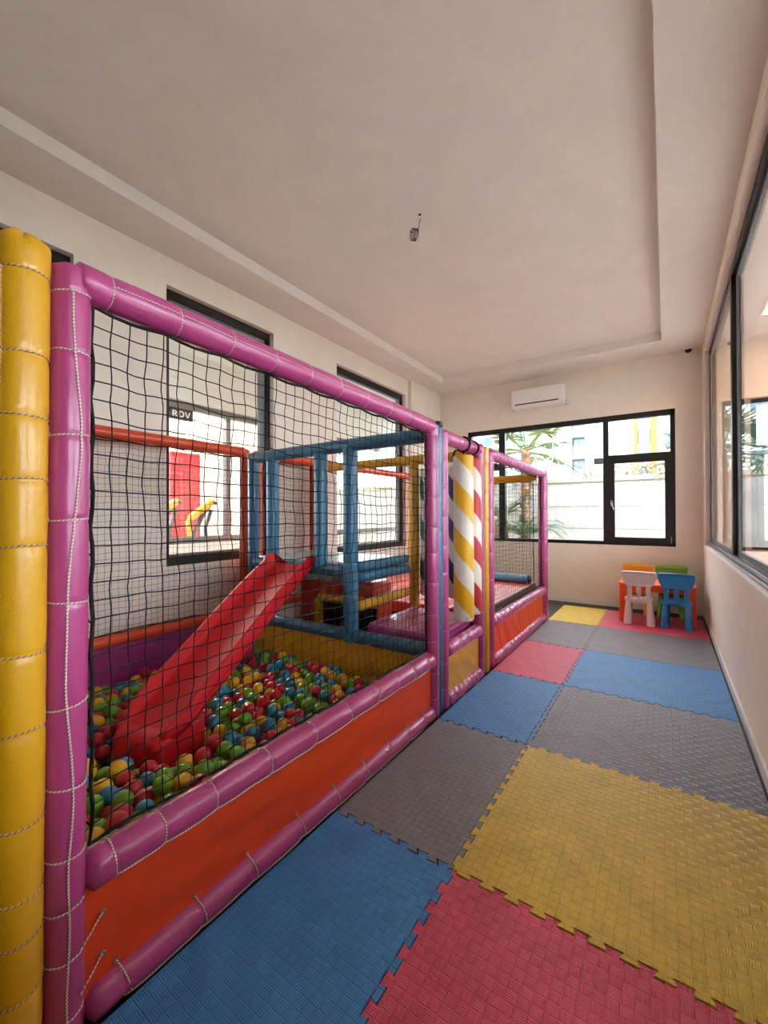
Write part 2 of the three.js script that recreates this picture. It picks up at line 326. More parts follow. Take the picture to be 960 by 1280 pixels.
// ================================================================ SOFT PLAY FRAMES
// padded pipe from A to B: foam sleeve pinched at the rings, laced with a cord along one side
function pipe(parent, name, A, B, R, mat, o = {}) {
  const { rings = [], side = new THREE.Vector3(1, 0, 0), cord = M.cordFar, cr = 0.0015, wr = 0.0012, pinch = 0.05, puff = 0.012, cap = 0.02, ringCord = true, torn = 0, radial = 22, jog = 0 } = o;
  const L = A.distanceTo(B), T = new THREE.Vector3().subVectors(B, A).normalize(), N = side.clone().addScaledVector(T, -side.dot(T)).normalize(), Q = new THREE.Vector3().crossVectors(T, N), sd = A.x * 3.1 + A.y * 7.7 + A.z * 5.3 + B.y * 2.2;
  const ss = [0, cap * 0.3, cap];
  for (let s = cap + 0.025; s < L - cap; s += 0.03) ss.push(s);
  for (const r of rings) for (const q of [-0.022, -0.012, -0.005, 0, 0.005, 0.012, 0.022]) if (r + q > cap && r + q < L - cap) ss.push(r + q);
  ss.push(L - cap, L - cap * 0.3, L); ss.sort((a, b) => a - b);
  const rad = (s, a) => {
    let r = 1, near = 9;
    for (const q of rings) { r -= pinch * Math.exp(-(((s - q) / 0.009) ** 2)); near = Math.min(near, Math.abs(s - q)); }
    if (rings.length) r += puff * smooth(0, 0.05, near);
    let v = R * r + wr * (noise(s * 9 + sd, Math.cos(a) * 1.2, Math.sin(a) * 1.2) + 1.5 * Math.exp(-near / 0.035) * noise(s * 14 + sd, Math.cos(a) * 4.5, Math.sin(a) * 4.5));
    const e = Math.min(s, L - s); if (e < cap) v *= Math.sqrt(Math.max(0, 1 - (1 - e / cap) ** 2)) * 0.35 + 0.65 * smooth(-0.3, 1, e / cap);
    return v;
  };
  const n = ss.length, pos = [], uv = [], idx = [];
  for (let i = 0; i < n; i++) for (let j = 0; j <= radial; j++) {
    const a = j / radial * Math.PI * 2 + Math.PI, r = rad(ss[i], a), c = Math.cos(a) * r, q = Math.sin(a) * r, s = ss[i] + (torn && i > n - 4 ? torn * noise(Math.cos(a) * 1.6 + 3, Math.sin(a) * 1.6, 4.4) : 0);
    pos.push(A.x + T.x * s + N.x * c + Q.x * q, A.y + T.y * s + N.y * c + Q.y * q, A.z + T.z * s + N.z * c + Q.z * q); uv.push(ss[i], a * R);
    if (i && j) { const k = i * (radial + 1) + j; idx.push(k - radial - 2, k - radial - 1, k - 1, k - 1, k - radial - 1, k); }
  }
  for (const [e, P] of [[0, A], [n - 1, B]]) { const c = pos.length / 3; pos.push(P.x, P.y, P.z); uv.push(0, 0); for (let j = 0; j < radial; j++) { const k = e * (radial + 1) + j; e ? idx.push(k, k + 1, c) : idx.push(k + 1, k, c); } }
  const g = new THREE.BufferGeometry(); g.setAttribute('position', new THREE.Float32BufferAttribute(pos, 3)); g.setAttribute('uv', new THREE.Float32BufferAttribute(uv, 2)); g.setIndex(idx); g.computeVertexNormals();
  const mesh = new MB().add(g).build(name, mat, parent);
  if (rings.length) {
    const c = new MB(), at = (s, a, k = 0.0008) => { const r = rad(s, a) + k; return A.clone().addScaledVector(T, s).addScaledVector(N, Math.cos(a) * r).addScaledVector(Q, Math.sin(a) * r); };
    if (ringCord) for (const r of rings) { const p = []; const ph = (noise(r * 5 + sd) * 0.012); for (let j = 0; j < 20; j++) { const a = j / 20 * Math.PI * 2; p.push(at(r + ph * Math.sin(a), a)); } c.tube(p, cr, 5, true); }
    const line = [], w = (s) => jog * noise(s * 3 + sd) * 2;
    for (let i = 1; i < n - 1; i++) if (ss[i] >= rings[0] && ss[i] <= rings[rings.length - 1]) line.push(at(ss[i], w(ss[i]), 0.0012));
    if (line.length > 1) c.tube(line, cr * 1.1, 5);
    c.build('lacing_cord', cord, mesh);
  }
  return mesh;
}
const every = (L, step, first = step * 0.6) => { const a = []; for (let s = first; s < L - 0.03; s += step) a.push(s + (noise(s * 7 + L) * 0.2) * step); return a; };
// knotted net: P(u, v) gives the surface, nu x nv meshes
function netMesh(parent, P, nu, nv, r, mat, border = 0.006, sub = 1) {
  const n = new MB();
  const strand = (f, k) => { const pts = []; for (let i = 0; i <= k * sub; i++) pts.push(f(i / (k * sub))); n.add(tubeGeo(pts, r, 4)); };
  for (let i = 1; i < nu; i++) strand((t) => P(i / nu, t), nv);
  for (let j = 1; j < nv; j++) strand((t) => P(t, j / nv), nu);
  const net = n.build('net', mat, parent), b = new MB(), e = [];
  for (let i = 0; i < nu; i++) e.push(P(i / nu, 0)); for (let j = 0; j < nv; j++) e.push(P(1, j / nv)); for (let i = nu; i > 0; i--) e.push(P(i / nu, 1)); for (let j = nv; j > 0; j--) e.push(P(0, j / nv));
  b.tube(e, border, 6, true); b.build('border_rope', M.blackRope, net);
  return net;
}
function vinylPanel(parent, name, mat, o0, ex, ey, nrm, thick, wrinkle, nu = 60, nv = 24) {   // stretched sheet: origin, edge vectors, normal
  const g = [1, -1].map((sgn) => gridGeo(nu, nv, (u, v) => {
    const w = Math.sin(u * Math.PI) * Math.sin(v * Math.PI), h = wrinkle(u, v) * Math.min(1, w * 3), p = o0.clone().addScaledVector(ex, u).addScaledVector(ey, v).addScaledVector(nrm, h + sgn * thick / 2);
    p.u = u * ex.length(); p.v = v * ey.length(); return p;
  }));
  return new MB().add(g[0]).add(g[1]).build(name, mat, parent);
}
const PX = -1.268, R = 0.048, FRONT = new THREE.Vector3(1, 0, 0);
const X1 = new THREE.Vector3(1, 0, 0), DOWNFRONT = new THREE.Vector3(1, -0.65, 0), UPFRONT = new THREE.Vector3(1, 0.1, 0), TOCAM = new THREE.Vector3(1, 0, 0.25);

// --- near side frame: yellow
{
  const t = thing('padded_side_frame', 'yellow padded post frame at the near end of the ball pit', 'play frame', null, 'padded frames of the play structure'), d = 0.326;
  pipe(t, 'post', V(PX, 0, d), V(PX, 2.0, d + 0.016), 0.051, M.yellowV, { rings: [0.1, 0.22, 0.351, 0.451, 0.615, 0.825, 1.007, 1.255, 1.411, 1.562, 1.705, 1.899], side: new THREE.Vector3(0.52, 0, 1), cord: M.cordYellow, cr: 0.0026, torn: 0.022, radial: 30, cap: 0.03 });
  pipe(t, 'post', V(-3.27, 0, d), V(-3.27, 1.93, d), R, M.yellowV, { rings: every(1.93, 0.25) });
  for (const y of [1.86, 0.39, 0.05]) pipe(t, 'rail', V(PX - 0.05, y, d), V(-3.22, y, d), 0.045, M.yellowV, { rings: every(1.9, 0.25), side: new THREE.Vector3(0, 0, 1) });
  vinylPanel(t, 'panel', M.yellowPanel, V(PX - 0.05, 0.08, d), V(-1.9, 0, 0), V(0, 0.29, 0), V(0, 0, 1), 0.006, () => 0, 8, 4);
  rebase(t, V(-2.27, 0, d));
}
// --- front frame of the ball pit: pink, black net, orange panel
{
  const t = thing('padded_front_frame', 'pink padded frame with black net and long orange panel before the balls', 'play frame', null, 'padded frames of the play structure'), dA = 0.43, dB = 2.43;
  pipe(t, 'post', V(PX, 0, dA - 0.008), V(PX, 1.975, dA + 0.008), 0.0435, M.pink, { rings: [0.08, 0.225, 0.35, 0.476, 0.649, 0.852, 1.11, 1.318, 1.532, 1.743, 1.893], side: new THREE.Vector3(1, 0, 0.12), cord: M.cord, cr: 0.0024, radial: 30, jog: 0.25 });
  pipe(t, 'post', V(PX, 0, dB), V(PX, 1.93, dB), R, M.pink, { rings: every(1.93, 0.19), side: TOCAM });
  const rr1 = [0.09, 0.28, 0.47, 0.66, 0.85, 1.05, 1.26, 1.47, 1.68, 1.88], rr2 = [0.07, 0.2, 0.37, 0.6, 0.84, 1.08, 1.31, 1.5, 1.68, 1.85];
  pipe(t, 'rail', V(PX, 1.94, dA), V(PX, 1.9, dB), R, M.pink, { rings: rr1, side: UPFRONT, cord: M.cord, cr: 0.0018, jog: 0.05 });
  pipe(t, 'rail', V(PX, 0.392, dA + 0.03), V(PX, 0.388, dB - 0.02), R + 0.002, M.pink, { rings: rr2, side: DOWNFRONT, cord: M.cord, cr: 0.0022, wr: 0.003, jog: 0.06, puff: 0.03 });
  pipe(t, 'rail', V(PX, 0.048, dA + 0.03), V(PX, 0.048, dB - 0.02), R, M.pink, { rings: [0.09, 0.32, 0.52, 0.76, 0.98, 1.2, 1.42, 1.62, 1.8], side: new THREE.Vector3(1, -0.8, 0), cord: M.cord, cr: 0.0022, wr: 0.003, jog: 0.05, puff: 0.03, ringCord: false });
  const pan = vinylPanel(t, 'panel', M.orangePanel, V(PX + 0.012, 0.075, dA + 0.03), V(0, 0, dB - dA - 0.05), V(0, 0.28, 0), V(1, 0, 0), 0.004,
    (u, v) => 0.006 * noise(u * 5 + v * 2, v * 2.5) + 0.004 * noise(u * 14 - v * 4, v * 3, 2) - 0.006 * Math.exp(-(((v - 0.1) / 0.2) ** 2)) * noise(u * 9, 1), 110, 26);
  const eyelet = (y, d) => { const g = new THREE.TorusGeometry(0.006, 0.0022, 6, 14); g.rotateY(Math.PI / 2); g.translate(PX + 0.017, y, -d); new MB().add(g).build('eyelet', M.alu, pan); }, tie = (p) => new MB().tube(p, 0.0022, 5).build('panel_tie', M.cord, pan);
  for (const s of [0.06, 0.29, 0.49, 0.73, 0.95, 1.17, 1.39, 1.59, 1.77]) {
    const d = dA + 0.05 + s; eyelet(0.112, d);
    tie([V(PX + 0.016, 0.112, d), V(PX + 0.026, 0.1, d + 0.004), V(PX + 0.04, 0.083, d + 0.01), V(PX + 0.049, 0.055, d + 0.018), V(PX + 0.042, 0.02, d + 0.026)]);
  }
  for (const y of [0.16, 0.27]) { eyelet(y, dA + 0.075); tie([V(PX + 0.016, y, dA + 0.075), V(PX + 0.038, y - 0.008, dA + 0.045), V(PX + 0.05, y - 0.03, dA + 0.012)]); }
  // net: hangs in the opening, tied at intervals so that its border runs in shallow scallops
  const u0 = dA + R + 0.006, u1 = dB - R - 0.002, y0 = 0.452, yTop = (u) => 1.892 - 0.04 * u;
  const P = (u, v) => {
    const edgeU = Math.min(1, Math.min(u, 1 - u) * 14), edgeV = Math.min(1, Math.min(v, 1 - v) * 10);
    const sc = 0.009 * (1 - edgeV) * Math.abs(Math.sin(u * Math.PI * 9.5)) * (v > 0.5 ? -1 : 1), su = 0.008 * (1 - edgeU) * Math.abs(Math.sin(v * Math.PI * 8.5)) * (u > 0.5 ? -1 : 1);
    const wv = edgeU * edgeV;
    return V(PX - 0.01 + wv * (0.014 * noise(u * 6, v * 5) + 0.01 * noise(u * 17, v * 15, 3) - 0.01), lerp(y0, yTop(u), v) + sc + wv * (0.012 * noise(u * 8, v * 3, 5) + 0.007 * noise(u * 26, v * 5, 9)), lerp(u0, u1, u) + su + wv * (0.01 * noise(u * 5, v * 6, 8) + 0.005 * noise(u * 9, v * 22, 4)));
  };
  const net = netMesh(t, P, 38, 29, 0.0019, M.net, 0.0055, 2), ties = new MB();
  for (let i = 0; i < 20; i++) { const u = (i + 0.5) / 20; for (const v of [0, 1]) { const p = P(u, v), k = v ? 1 : -1; ties.tube([p, V(PX - 0.03, p.y + k * 0.01, -p.z + 0.008), V(PX - 0.045, p.y + k * 0.03, -p.z + 0.014)], 0.003, 5); } }
  for (let i = 0; i < 16; i++) { const v = (i + 0.5) / 16; for (const u of [0, 1]) { const p = P(u, v), k = u ? 1 : -1; ties.tube([p, V(PX - 0.02, p.y + 0.01, -p.z + k * 0.008), V(PX - 0.04, p.y + 0.016, -p.z + k * 0.025)], 0.003, 5); } }
  ties.build('net_ties', M.blackRope, net).userData.kind = 'stuff';
  rebase(t, V(PX, 0, 1.41));
}
// --- back frames along the left wall: orange, thin net
function backFrame(label, d0, d1, panelMat, rows, extra) {
  const t = thing('padded_back_frame', label, 'play frame', null, 'padded frames of the play structure'), x = -3.275, L = d1 - d0;
  for (const d of [d0, d1]) pipe(t, 'post', V(x, 0, d), V(x, 1.95, d), R, M.orangeV, { rings: every(1.9, 0.22), side: TOCAM, wr: 0.002, cord: M.orangeV });
  for (const y of [1.915, 0.44, 0.05]) pipe(t, 'rail', V(x, y, d0), V(x, y, d1), 0.045, M.orangeV, { rings: every(L, rows), side: new THREE.Vector3(1, -0.4, 0), wr: 0.002, cord: M.cordRed });
  if (panelMat) vinylPanel(t, 'panel', panelMat, V(x, 0.08, d0 + 0.03), V(0, 0, L - 0.06), V(0, 0.33, 0), V(1, 0, 0), 0.005, (u, v) => 0.008 * noise(u * 6, v * 2), 40, 10);
  const P = (u, v) => V(x + 0.01 + 0.012 * noise(u * 5, v * 5), lerp(0.485 + 0.015 * noise(u * 12, 3), 1.872 - 0.014 * Math.abs(Math.sin(u * L * 9)), v) + 0.006 * noise(u * 20, v * 8, 5), lerp(d0 + 0.055 + 0.01 * noise(v * 14, 2), d1 - 0.055 - 0.01 * Math.abs(noise(v * 14, 6)), u) + 0.005 * noise(u * 8, v * 20, 1));
  netMesh(t, P, Math.round((L - 0.11) / 0.045), 31, 0.0011, M.netThin, 0.004, 1);
  if (extra) extra(t, x);
  rebase(t, V(x, 0, (d0 + d1) / 2)); return t;
}
backFrame('orange padded frame with thin net and purple panel behind the balls', 0.42, 2.515, M.purplePanel, 0.26);
backFrame('narrow orange padded frame with net behind the blue platform', 2.66, 3.44, null, 0.2);
backFrame('orange padded frame with net along the window side of the trampoline', 3.6, 5.6, M.orangePanel, 0.1);

// --- blue divider between ball pit and climbing bay
{
  const t = thing('padded_divider_frame', 'blue padded frame with yellow panel behind the ball pit', 'play frame', null, 'padded frames of the play structure'), d = 2.476, dp = 2.508, back = new THREE.Vector3(0.3, 0, 1);
  pipe(t, 'post', V(PX + 0.008, 0, dp), V(PX + 0.008, 1.925, dp), 0.03, M.blueV, { rings: every(1.92, 0.22), side: X1, cord: M.cordBlue });
  pipe(t, 'post', V(-3.1, 0, d), V(-3.1, 1.87, d), 0.05, M.blueV, { rings: every(1.85, 0.22), side: back, cord: M.cordBlue });
  pipe(t, 'post', V(-2.845, 0.88, d), V(-2.845, 1.84, d), 0.055, M.blueV, { side: back, wr: 0.002 });
  pipe(t, 'post', V(-2.28, 0.88, d), V(-2.28, 1.84, d), 0.055, M.blueV, { side: back, wr: 0.002 });
  pipe(t, 'post', V(-1.978, 0.36, d), V(-1.978, 1.86, d), 0.056, M.blueV, { rings: [0.36, 0.6], side: back, cord: M.cordBlue, wr: 0.002 });
  pipe(t, 'rail', V(-1.3, 1.86, d), V(-3.14, 1.845, d), 0.05, M.blueV, { side: back, wr: 0.002 });
  pipe(t, 'rail', V(-1.3, 0.42, d), V(-3.14, 0.41, d), 0.05, M.tealV, { side: back, wr: 0.002 });
  pipe(t, 'rail', V(-1.93, 0.9, d + 0.005), V(-3.14, 0.9, d + 0.005), 0.05, M.blueV, { rings: every(1.2, 0.17), side: back, wr: 0.003, cord: M.blackRope, cr: 0.003 });
  pipe(t, 'rail', V(-1.3, 0.05, d), V(-3.14, 0.05, d), 0.048, M.tealV, { side: back });
  vinylPanel(t, 'panel', M.yellowPanel, V(-1.32, 0.08, d - 0.02), V(-1.74, 0, 0), V(0, 0.3, 0), V(0, 0, -1), 0.005, (u, v) => 0.006 * noise(u * 6, v * 2), 40, 10);
  const bc = new THREE.CylinderGeometry(0.036, 0.036, 0.03, 18); bc.translate(PX + 0.008, 1.93, -dp); new MB().add(bc).build('end_cap', M.black, t);
  rebase(t, V(-2.2, 0, d));
}
// --- blue platform, steps and pads of the climbing bay
{
  const t = thing('padded_platform', 'blue padded platform with rolled edges behind the slide', 'platform');
  new MB().rbox(-3.16, -2.02, 0.78, 0.95, 2.545, 3.27, 0.03, 4).build('deck', M.platform, t);
  pipe(t, 'edge_roll', V(-1.965, 0.925, 2.545), V(-1.965, 0.925, 3.275), 0.042, M.blueV, { wr: 0.002, side: X1 });
  pipe(t, 'edge_roll', V(-1.958, 0.838, 2.545), V(-1.958, 0.838, 3.275), 0.042, M.blueV, { wr: 0.002, side: X1 });
  new MB().box(-3.12, -3.06, 0, 0.8, 3.18, 3.24).build('support', M.black, t); new MB().box(-3.12, -3.06, 0, 0.8, 2.6, 2.66).build('support', M.black, t);
  rebase(t, V(-2.55, 0, 2.9));
  const s = thing('padded_step', 'yellow padded step frame below the blue platform', 'step');
  pipe(s, 'rail', V(-1.965, 0.622, 2.545), V(-1.965, 0.622, 3.28), 0.042, M.yellowV, { side: X1, wr: 0.002 });
  pipe(s, 'rail', V(-2.02, 0.575, 2.86), V(-2.66, 0.575, 2.86), 0.042, M.yellowV, { side: new THREE.Vector3(0, 0, 1), wr: 0.002 });
  pipe(s, 'post', V(-2.66, 0.0, 2.86), V(-2.66, 0.57, 2.86), 0.042, M.yellowV, { side: X1 });
  new MB().box(-2.63, -2.03, 0.02, 0.53, 2.885, 2.9).build('painted_shade_sheet', M.black, s);  // black sheet painted in for the shade inside the open step frame
  rebase(s, V(-2.3, 0, 2.86));
  const c = thing('foam_block', 'orange vinyl foam block under the blue platform', 'foam block');
  new MB().rbox(-3.0, -2.1, 0.02, 0.73, 2.95, 3.25, 0.03, 4).build('cover', M.redPad, c); new MB().rbox(-3.002, -2.098, 0.36, 0.372, 2.948, 3.252, 0.005).build('seam', M.orangeV, c);
  rebase(c, V(-2.55, 0, 3.1));
  const p = thing('entrance_pad', 'glossy pink padded entrance step behind the yellow panel', 'pad');
  new MB().rbox(-1.9, -1.335, 0.02, 0.5, 2.555, 3.275, 0.035, 5).build('cover', M.pinkPad, p);
  pipe(p, 'edge_roll', V(-1.36, 0.47, 2.6), V(-1.36, 0.47, 3.2), 0.04, M.pink, { side: X1, wr: 0.002 });
  const pip = new MB(); pip.tube(roundPoly([[-1.88, 2.575], [-1.36, 2.575], [-1.36, 3.255], [-1.88, 3.255]], 0.03).map(([x, q]) => V(x, 0.495, q)), 0.006, 6, true); pip.build('piping', M.cordFar, p);
  rebase(p, V(-1.62, 0, 2.9));
}
// --- entrance frame: pink with yellow panel
{
  const t = thing('padded_entrance_frame', 'narrow pink padded entrance frame with a yellow panel', 'play frame', null, 'padded frames of the play structure'), a = 2.582, b = 3.255;
  for (const d of [a, b]) pipe(t, 'post', V(PX, 0, d), V(PX, 1.91, d), 0.045, M.pink, { rings: every(1.9, 0.2), side: TOCAM });
  pipe(t, 'rail', V(PX, 1.865, a), V(PX, 1.85, b), R, M.pink, { rings: every(0.68, 0.13), side: UPFRONT, wr: 0.003 });
  pipe(t, 'rail', V(PX, 0.39, a + 0.03), V(PX, 0.39, b - 0.02), R, M.pink, { rings: every(0.6, 0.13), side: DOWNFRONT, wr: 0.003, puff: 0.05 });
  pipe(t, 'rail', V(PX, 0.048, a + 0.03), V(PX, 0.048, b - 0.02), R, M.pink, { rings: every(0.6, 0.07), side: DOWNFRONT, wr: 0.005, puff: 0.06 });
  vinylPanel(t, 'panel', M.yellowPanel, V(PX + 0.01, 0.07, a + 0.03), V(0, 0, b - a - 0.06), V(0, 0.3, 0), X1, 0.004, (u, v) => 0.008 * noise(u * 5 + v * 3, v * 2) + 0.004 * noise(u * 11, v * 6, 4), 40, 20);
  rebase(t, V(PX, 0, 2.9));
}
// --- yellow divider between climbing bay and trampoline
{
  const t = thing('padded_divider_frame', 'yellow padded frame carrying the hanging striped rollers', 'play frame', null, 'padded frames of the play structure'), d = 3.375, side = new THREE.Vector3(0.2, 0, 1);
  pipe(t, 'post', V(PX + 0.004, 0, d), V(PX + 0.004, 1.9, d), 0.04, M.yellowV, { rings: every(1.9, 0.23), side: X1, cord: M.yellowPanel });
  pipe(t, 'post', V(-1.935, 0, d), V(-1.935, 1.86, d), 0.046, M.yellowV, { side, wr: 0.002 });
  pipe(t, 'post', V(-3.14, 0, d), V(-3.14, 1.86, d), 0.046, M.yellowV, { side, wr: 0.002 });
  pipe(t, 'rail', V(PX - 0.03, 1.835, d), V(-3.19, 1.83, d), 0.045, M.yellowV, { side, wr: 0.002 });
  pipe(t, 'rail', V(PX - 0.03, 0.05, d), V(-3.19, 0.05, d), 0.045, M.yellowV, { side, wr: 0.002 });
  rebase(t, V(-2.2, 0, d));
}
// --- trampoline bay
{
  const t = thing('padded_front_frame', 'pink padded frame with black net and ruffled orange panel', 'play frame', null, 'padded frames of the play structure'), a = 3.49, b = 5.42;
  for (const d of [a, b]) pipe(t, 'post', V(PX, 0, d), V(PX, 1.885, d), d === b ? 0.056 : R, M.pink, { rings: every(1.88, 0.21), side: TOCAM });
  pipe(t, 'rail', V(PX, 1.85, a), V(PX, 1.83, b), R, M.pink, { rings: every(1.95, 0.105), side: UPFRONT, wr: 0.004, puff: 0.06 });
  pipe(t, 'rail', V(PX, 0.39, a + 0.03), V(PX, 0.385, b - 0.02), R, M.pink, { rings: every(1.9, 0.13), side: DOWNFRONT, wr: 0.004, puff: 0.06 });
  pipe(t, 'rail', V(PX, 0.048, a + 0.03), V(PX, 0.048, b - 0.02), R, M.pink, { rings: every(1.9, 0.11), side: DOWNFRONT, wr: 0.005, puff: 0.06 });
  vinylPanel(t, 'panel', M.orangePanel, V(PX + 0.008, 0.07, a + 0.03), V(0, 0, b - a - 0.06), V(0, 0.3, 0), X1, 0.004, (u, v) => 0.012 * noise(u * 16 + v * 1.5, v * 1.4) + 0.006 * noise(u * 34, v * 2, 4), 120, 20);
  const P = (u, v) => V(PX - 0.012 + 0.01 * noise(u * 6, v * 5, 2), lerp(0.455, 1.795 - 0.02 * u - 0.01 * Math.abs(Math.sin(u * 30)), v) + 0.006 * noise(u * 12, v * 6, 5), lerp(a + 0.06, b - 0.055, u) + 0.006 * noise(u * 8, v * 14, 1));
  netMesh(t, P, 38, 28, 0.0013, M.netThin, 0.007, 1);
  rebase(t, V(PX, 0, 4.4));
  const e = thing('padded_side_frame', 'yellow padded end frame with net beyond the trampoline', 'play frame', null, 'padded frames of the play structure'), d = 5.36;
  for (const x of [-2.55, -3.14]) pipe(e, 'post', V(x, 0, d), V(x, 1.8, d), 0.035, M.yellowV, { side: TOCAM });
  pipe(e, 'rail', V(PX - 0.05, 1.79, d), V(-3.19, 1.74, d), 0.045, M.yellowV, { rings: every(1.85, 0.14), side: new THREE.Vector3(0, 0, 1), wr: 0.003, cord: M.yellowPanel });
  for (const y of [0.4, 0.05]) pipe(e, 'rail', V(PX - 0.05, y, d), V(-3.19, y, d), 0.045, M.yellowV, { side: new THREE.Vector3(0, 0, 1) });
  netMesh(e, (u, v) => V(lerp(PX - 0.1, -3.1, u) + 0.006 * noise(u * 8, v * 14, 1), lerp(0.45, lerp(1.745, 1.69, u) - 0.01 * Math.abs(Math.sin(u * 25)), v) + 0.006 * noise(u * 12, v * 6, 5), d + 0.01 * noise(u * 6, v * 5)), 40, 28, 0.0012, M.netThin, 0.005, 1);
  rebase(e, V(-2.2, 0, d));
  const q = thing('trampoline_bed', 'orange vinyl padded trampoline bed behind the ruffled panel', 'trampoline');
  for (let i = 0; i < 12; i++) new MB().rbox(-3.12 + i * 0.147, -3.12 + i * 0.147 + 0.144, 0.36, 0.475 + 0.006 * noise(i * 2.3), 3.5, 5.2, 0.016, 3).build('pad', M.redPad, q);
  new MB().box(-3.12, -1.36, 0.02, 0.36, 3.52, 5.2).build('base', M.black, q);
  const ed = new MB(); ed.rbox(-1.352, -1.325, 0.4, 0.482, 3.5, 5.3, 0.008); ed.build('edging', M.brown, q);
  rebase(q, V(-2.24, 0, 4.35));
  const r = thing('bolster', 'light blue padded bolster lying at the far end of the trampoline', 'bolster');
  pipe(r, 'roll', V(-3.12, 0.525, 5.25), V(-1.4, 0.525, 5.25), 0.048, M.lightBlueV, { side: new THREE.Vector3(0, 0.5, 1), wr: 0.003, rings: every(1.7, 0.35), puff: 0.04 });
  const cap = new THREE.SphereGeometry(0.05, 16, 10); cap.scale(0.5, 1, 1); cap.translate(-1.392, 0.525, -5.25); new MB().add(cap).build('end_cap', M.black, r);
  new MB().rbox(-3.12, -1.4, 0.38, 0.478, 5.2, 5.295, 0.01).build('ledge', M.black, r);
  rebase(r, V(-2.26, 0.38, 5.25));
}
// --- hanging striped rollers
function roller(colour, hex, x, d, yb, yt, rad, hangY, lean) {
  const tex = dataTex(64, 512, (u, v) => { const s = (((v * (yt - yb) / 0.36) + u * 1.35) % 1 + 1) % 1; const c = new THREE.Color(hex), o = [c.r, c.g, c.b].map((k) => 255 * (k <= 0.0031308 ? 12.92 * k : 1.055 * k ** (1 / 2.4) - 0.055)); return s < 0.5 ? o : [226, 219, 206]; }, true);
  const t = thing('hanging_roller', colour + ' and white spiral striped hanging roller', 'punch roller', V(x, yb, d), 'striped rollers hanging in the entrance');
  const h = yt - yb, prof = [[0, 0], [rad - 0.012, 0], [rad - 0.003, 0.006], [rad, 0.02], [rad, h - 0.02], [rad - 0.004, h - 0.006], [rad - 0.014, h], [0, h]].map((q) => new THREE.Vector2(q[0], q[1]));
  const g = new THREE.LatheGeometry(prof, 32), uv = g.attributes.uv, p = g.attributes.position; for (let i = 0; i < p.count; i++) uv.setY(i, p.getY(i) / h);
  g.rotateY(Math.PI); const body = new MB().add(g).build('body', phys(0xffffff, { map: tex, roughness: 0.5, clearcoat: 0.06, clearcoatRoughness: 0.3 }), t);
  const seamG = new MB(); seamG.box(-0.003, 0.003, 0.01, h - 0.01, rad - 0.0015, rad + 0.0012); seamG.build('seam', M.white, body);
  const s = new MB(), k = hangY - yb, loop = []; for (let i = 0; i < 24; i++) { const a = i / 24 * Math.PI * 2; loop.push(lean ? V(Math.sin(a) * 0.055, k + Math.cos(a) * 0.055 + 0.0, 0) : V(0, k + Math.cos(a) * 0.053, Math.sin(a) * 0.053)); }
  s.tube(loop, 0.0075, 6, true);
  s.tube([V(0, h - 0.005, 0), V(0, k - 0.054, 0)], 0.008, 6);
  s.build('strap', M.blackRope, t);
  t.rotation.z = 0; return t;
}
roller('yellow', 0xe2ab0c, PX, 2.955, 0.53, 1.775, 0.076, 1.858, true);
roller('red', 0xb8141f, PX, 3.13, 0.545, 1.77, 0.07, 1.852, true);
roller('dark blue', 0x14206e, -1.515, 3.375, 0.6, 1.745, 0.07, 1.834, false);
roller('green', 0x0d7a4a, -1.8, 3.375, 0.6, 1.745, 0.07, 1.833, false);

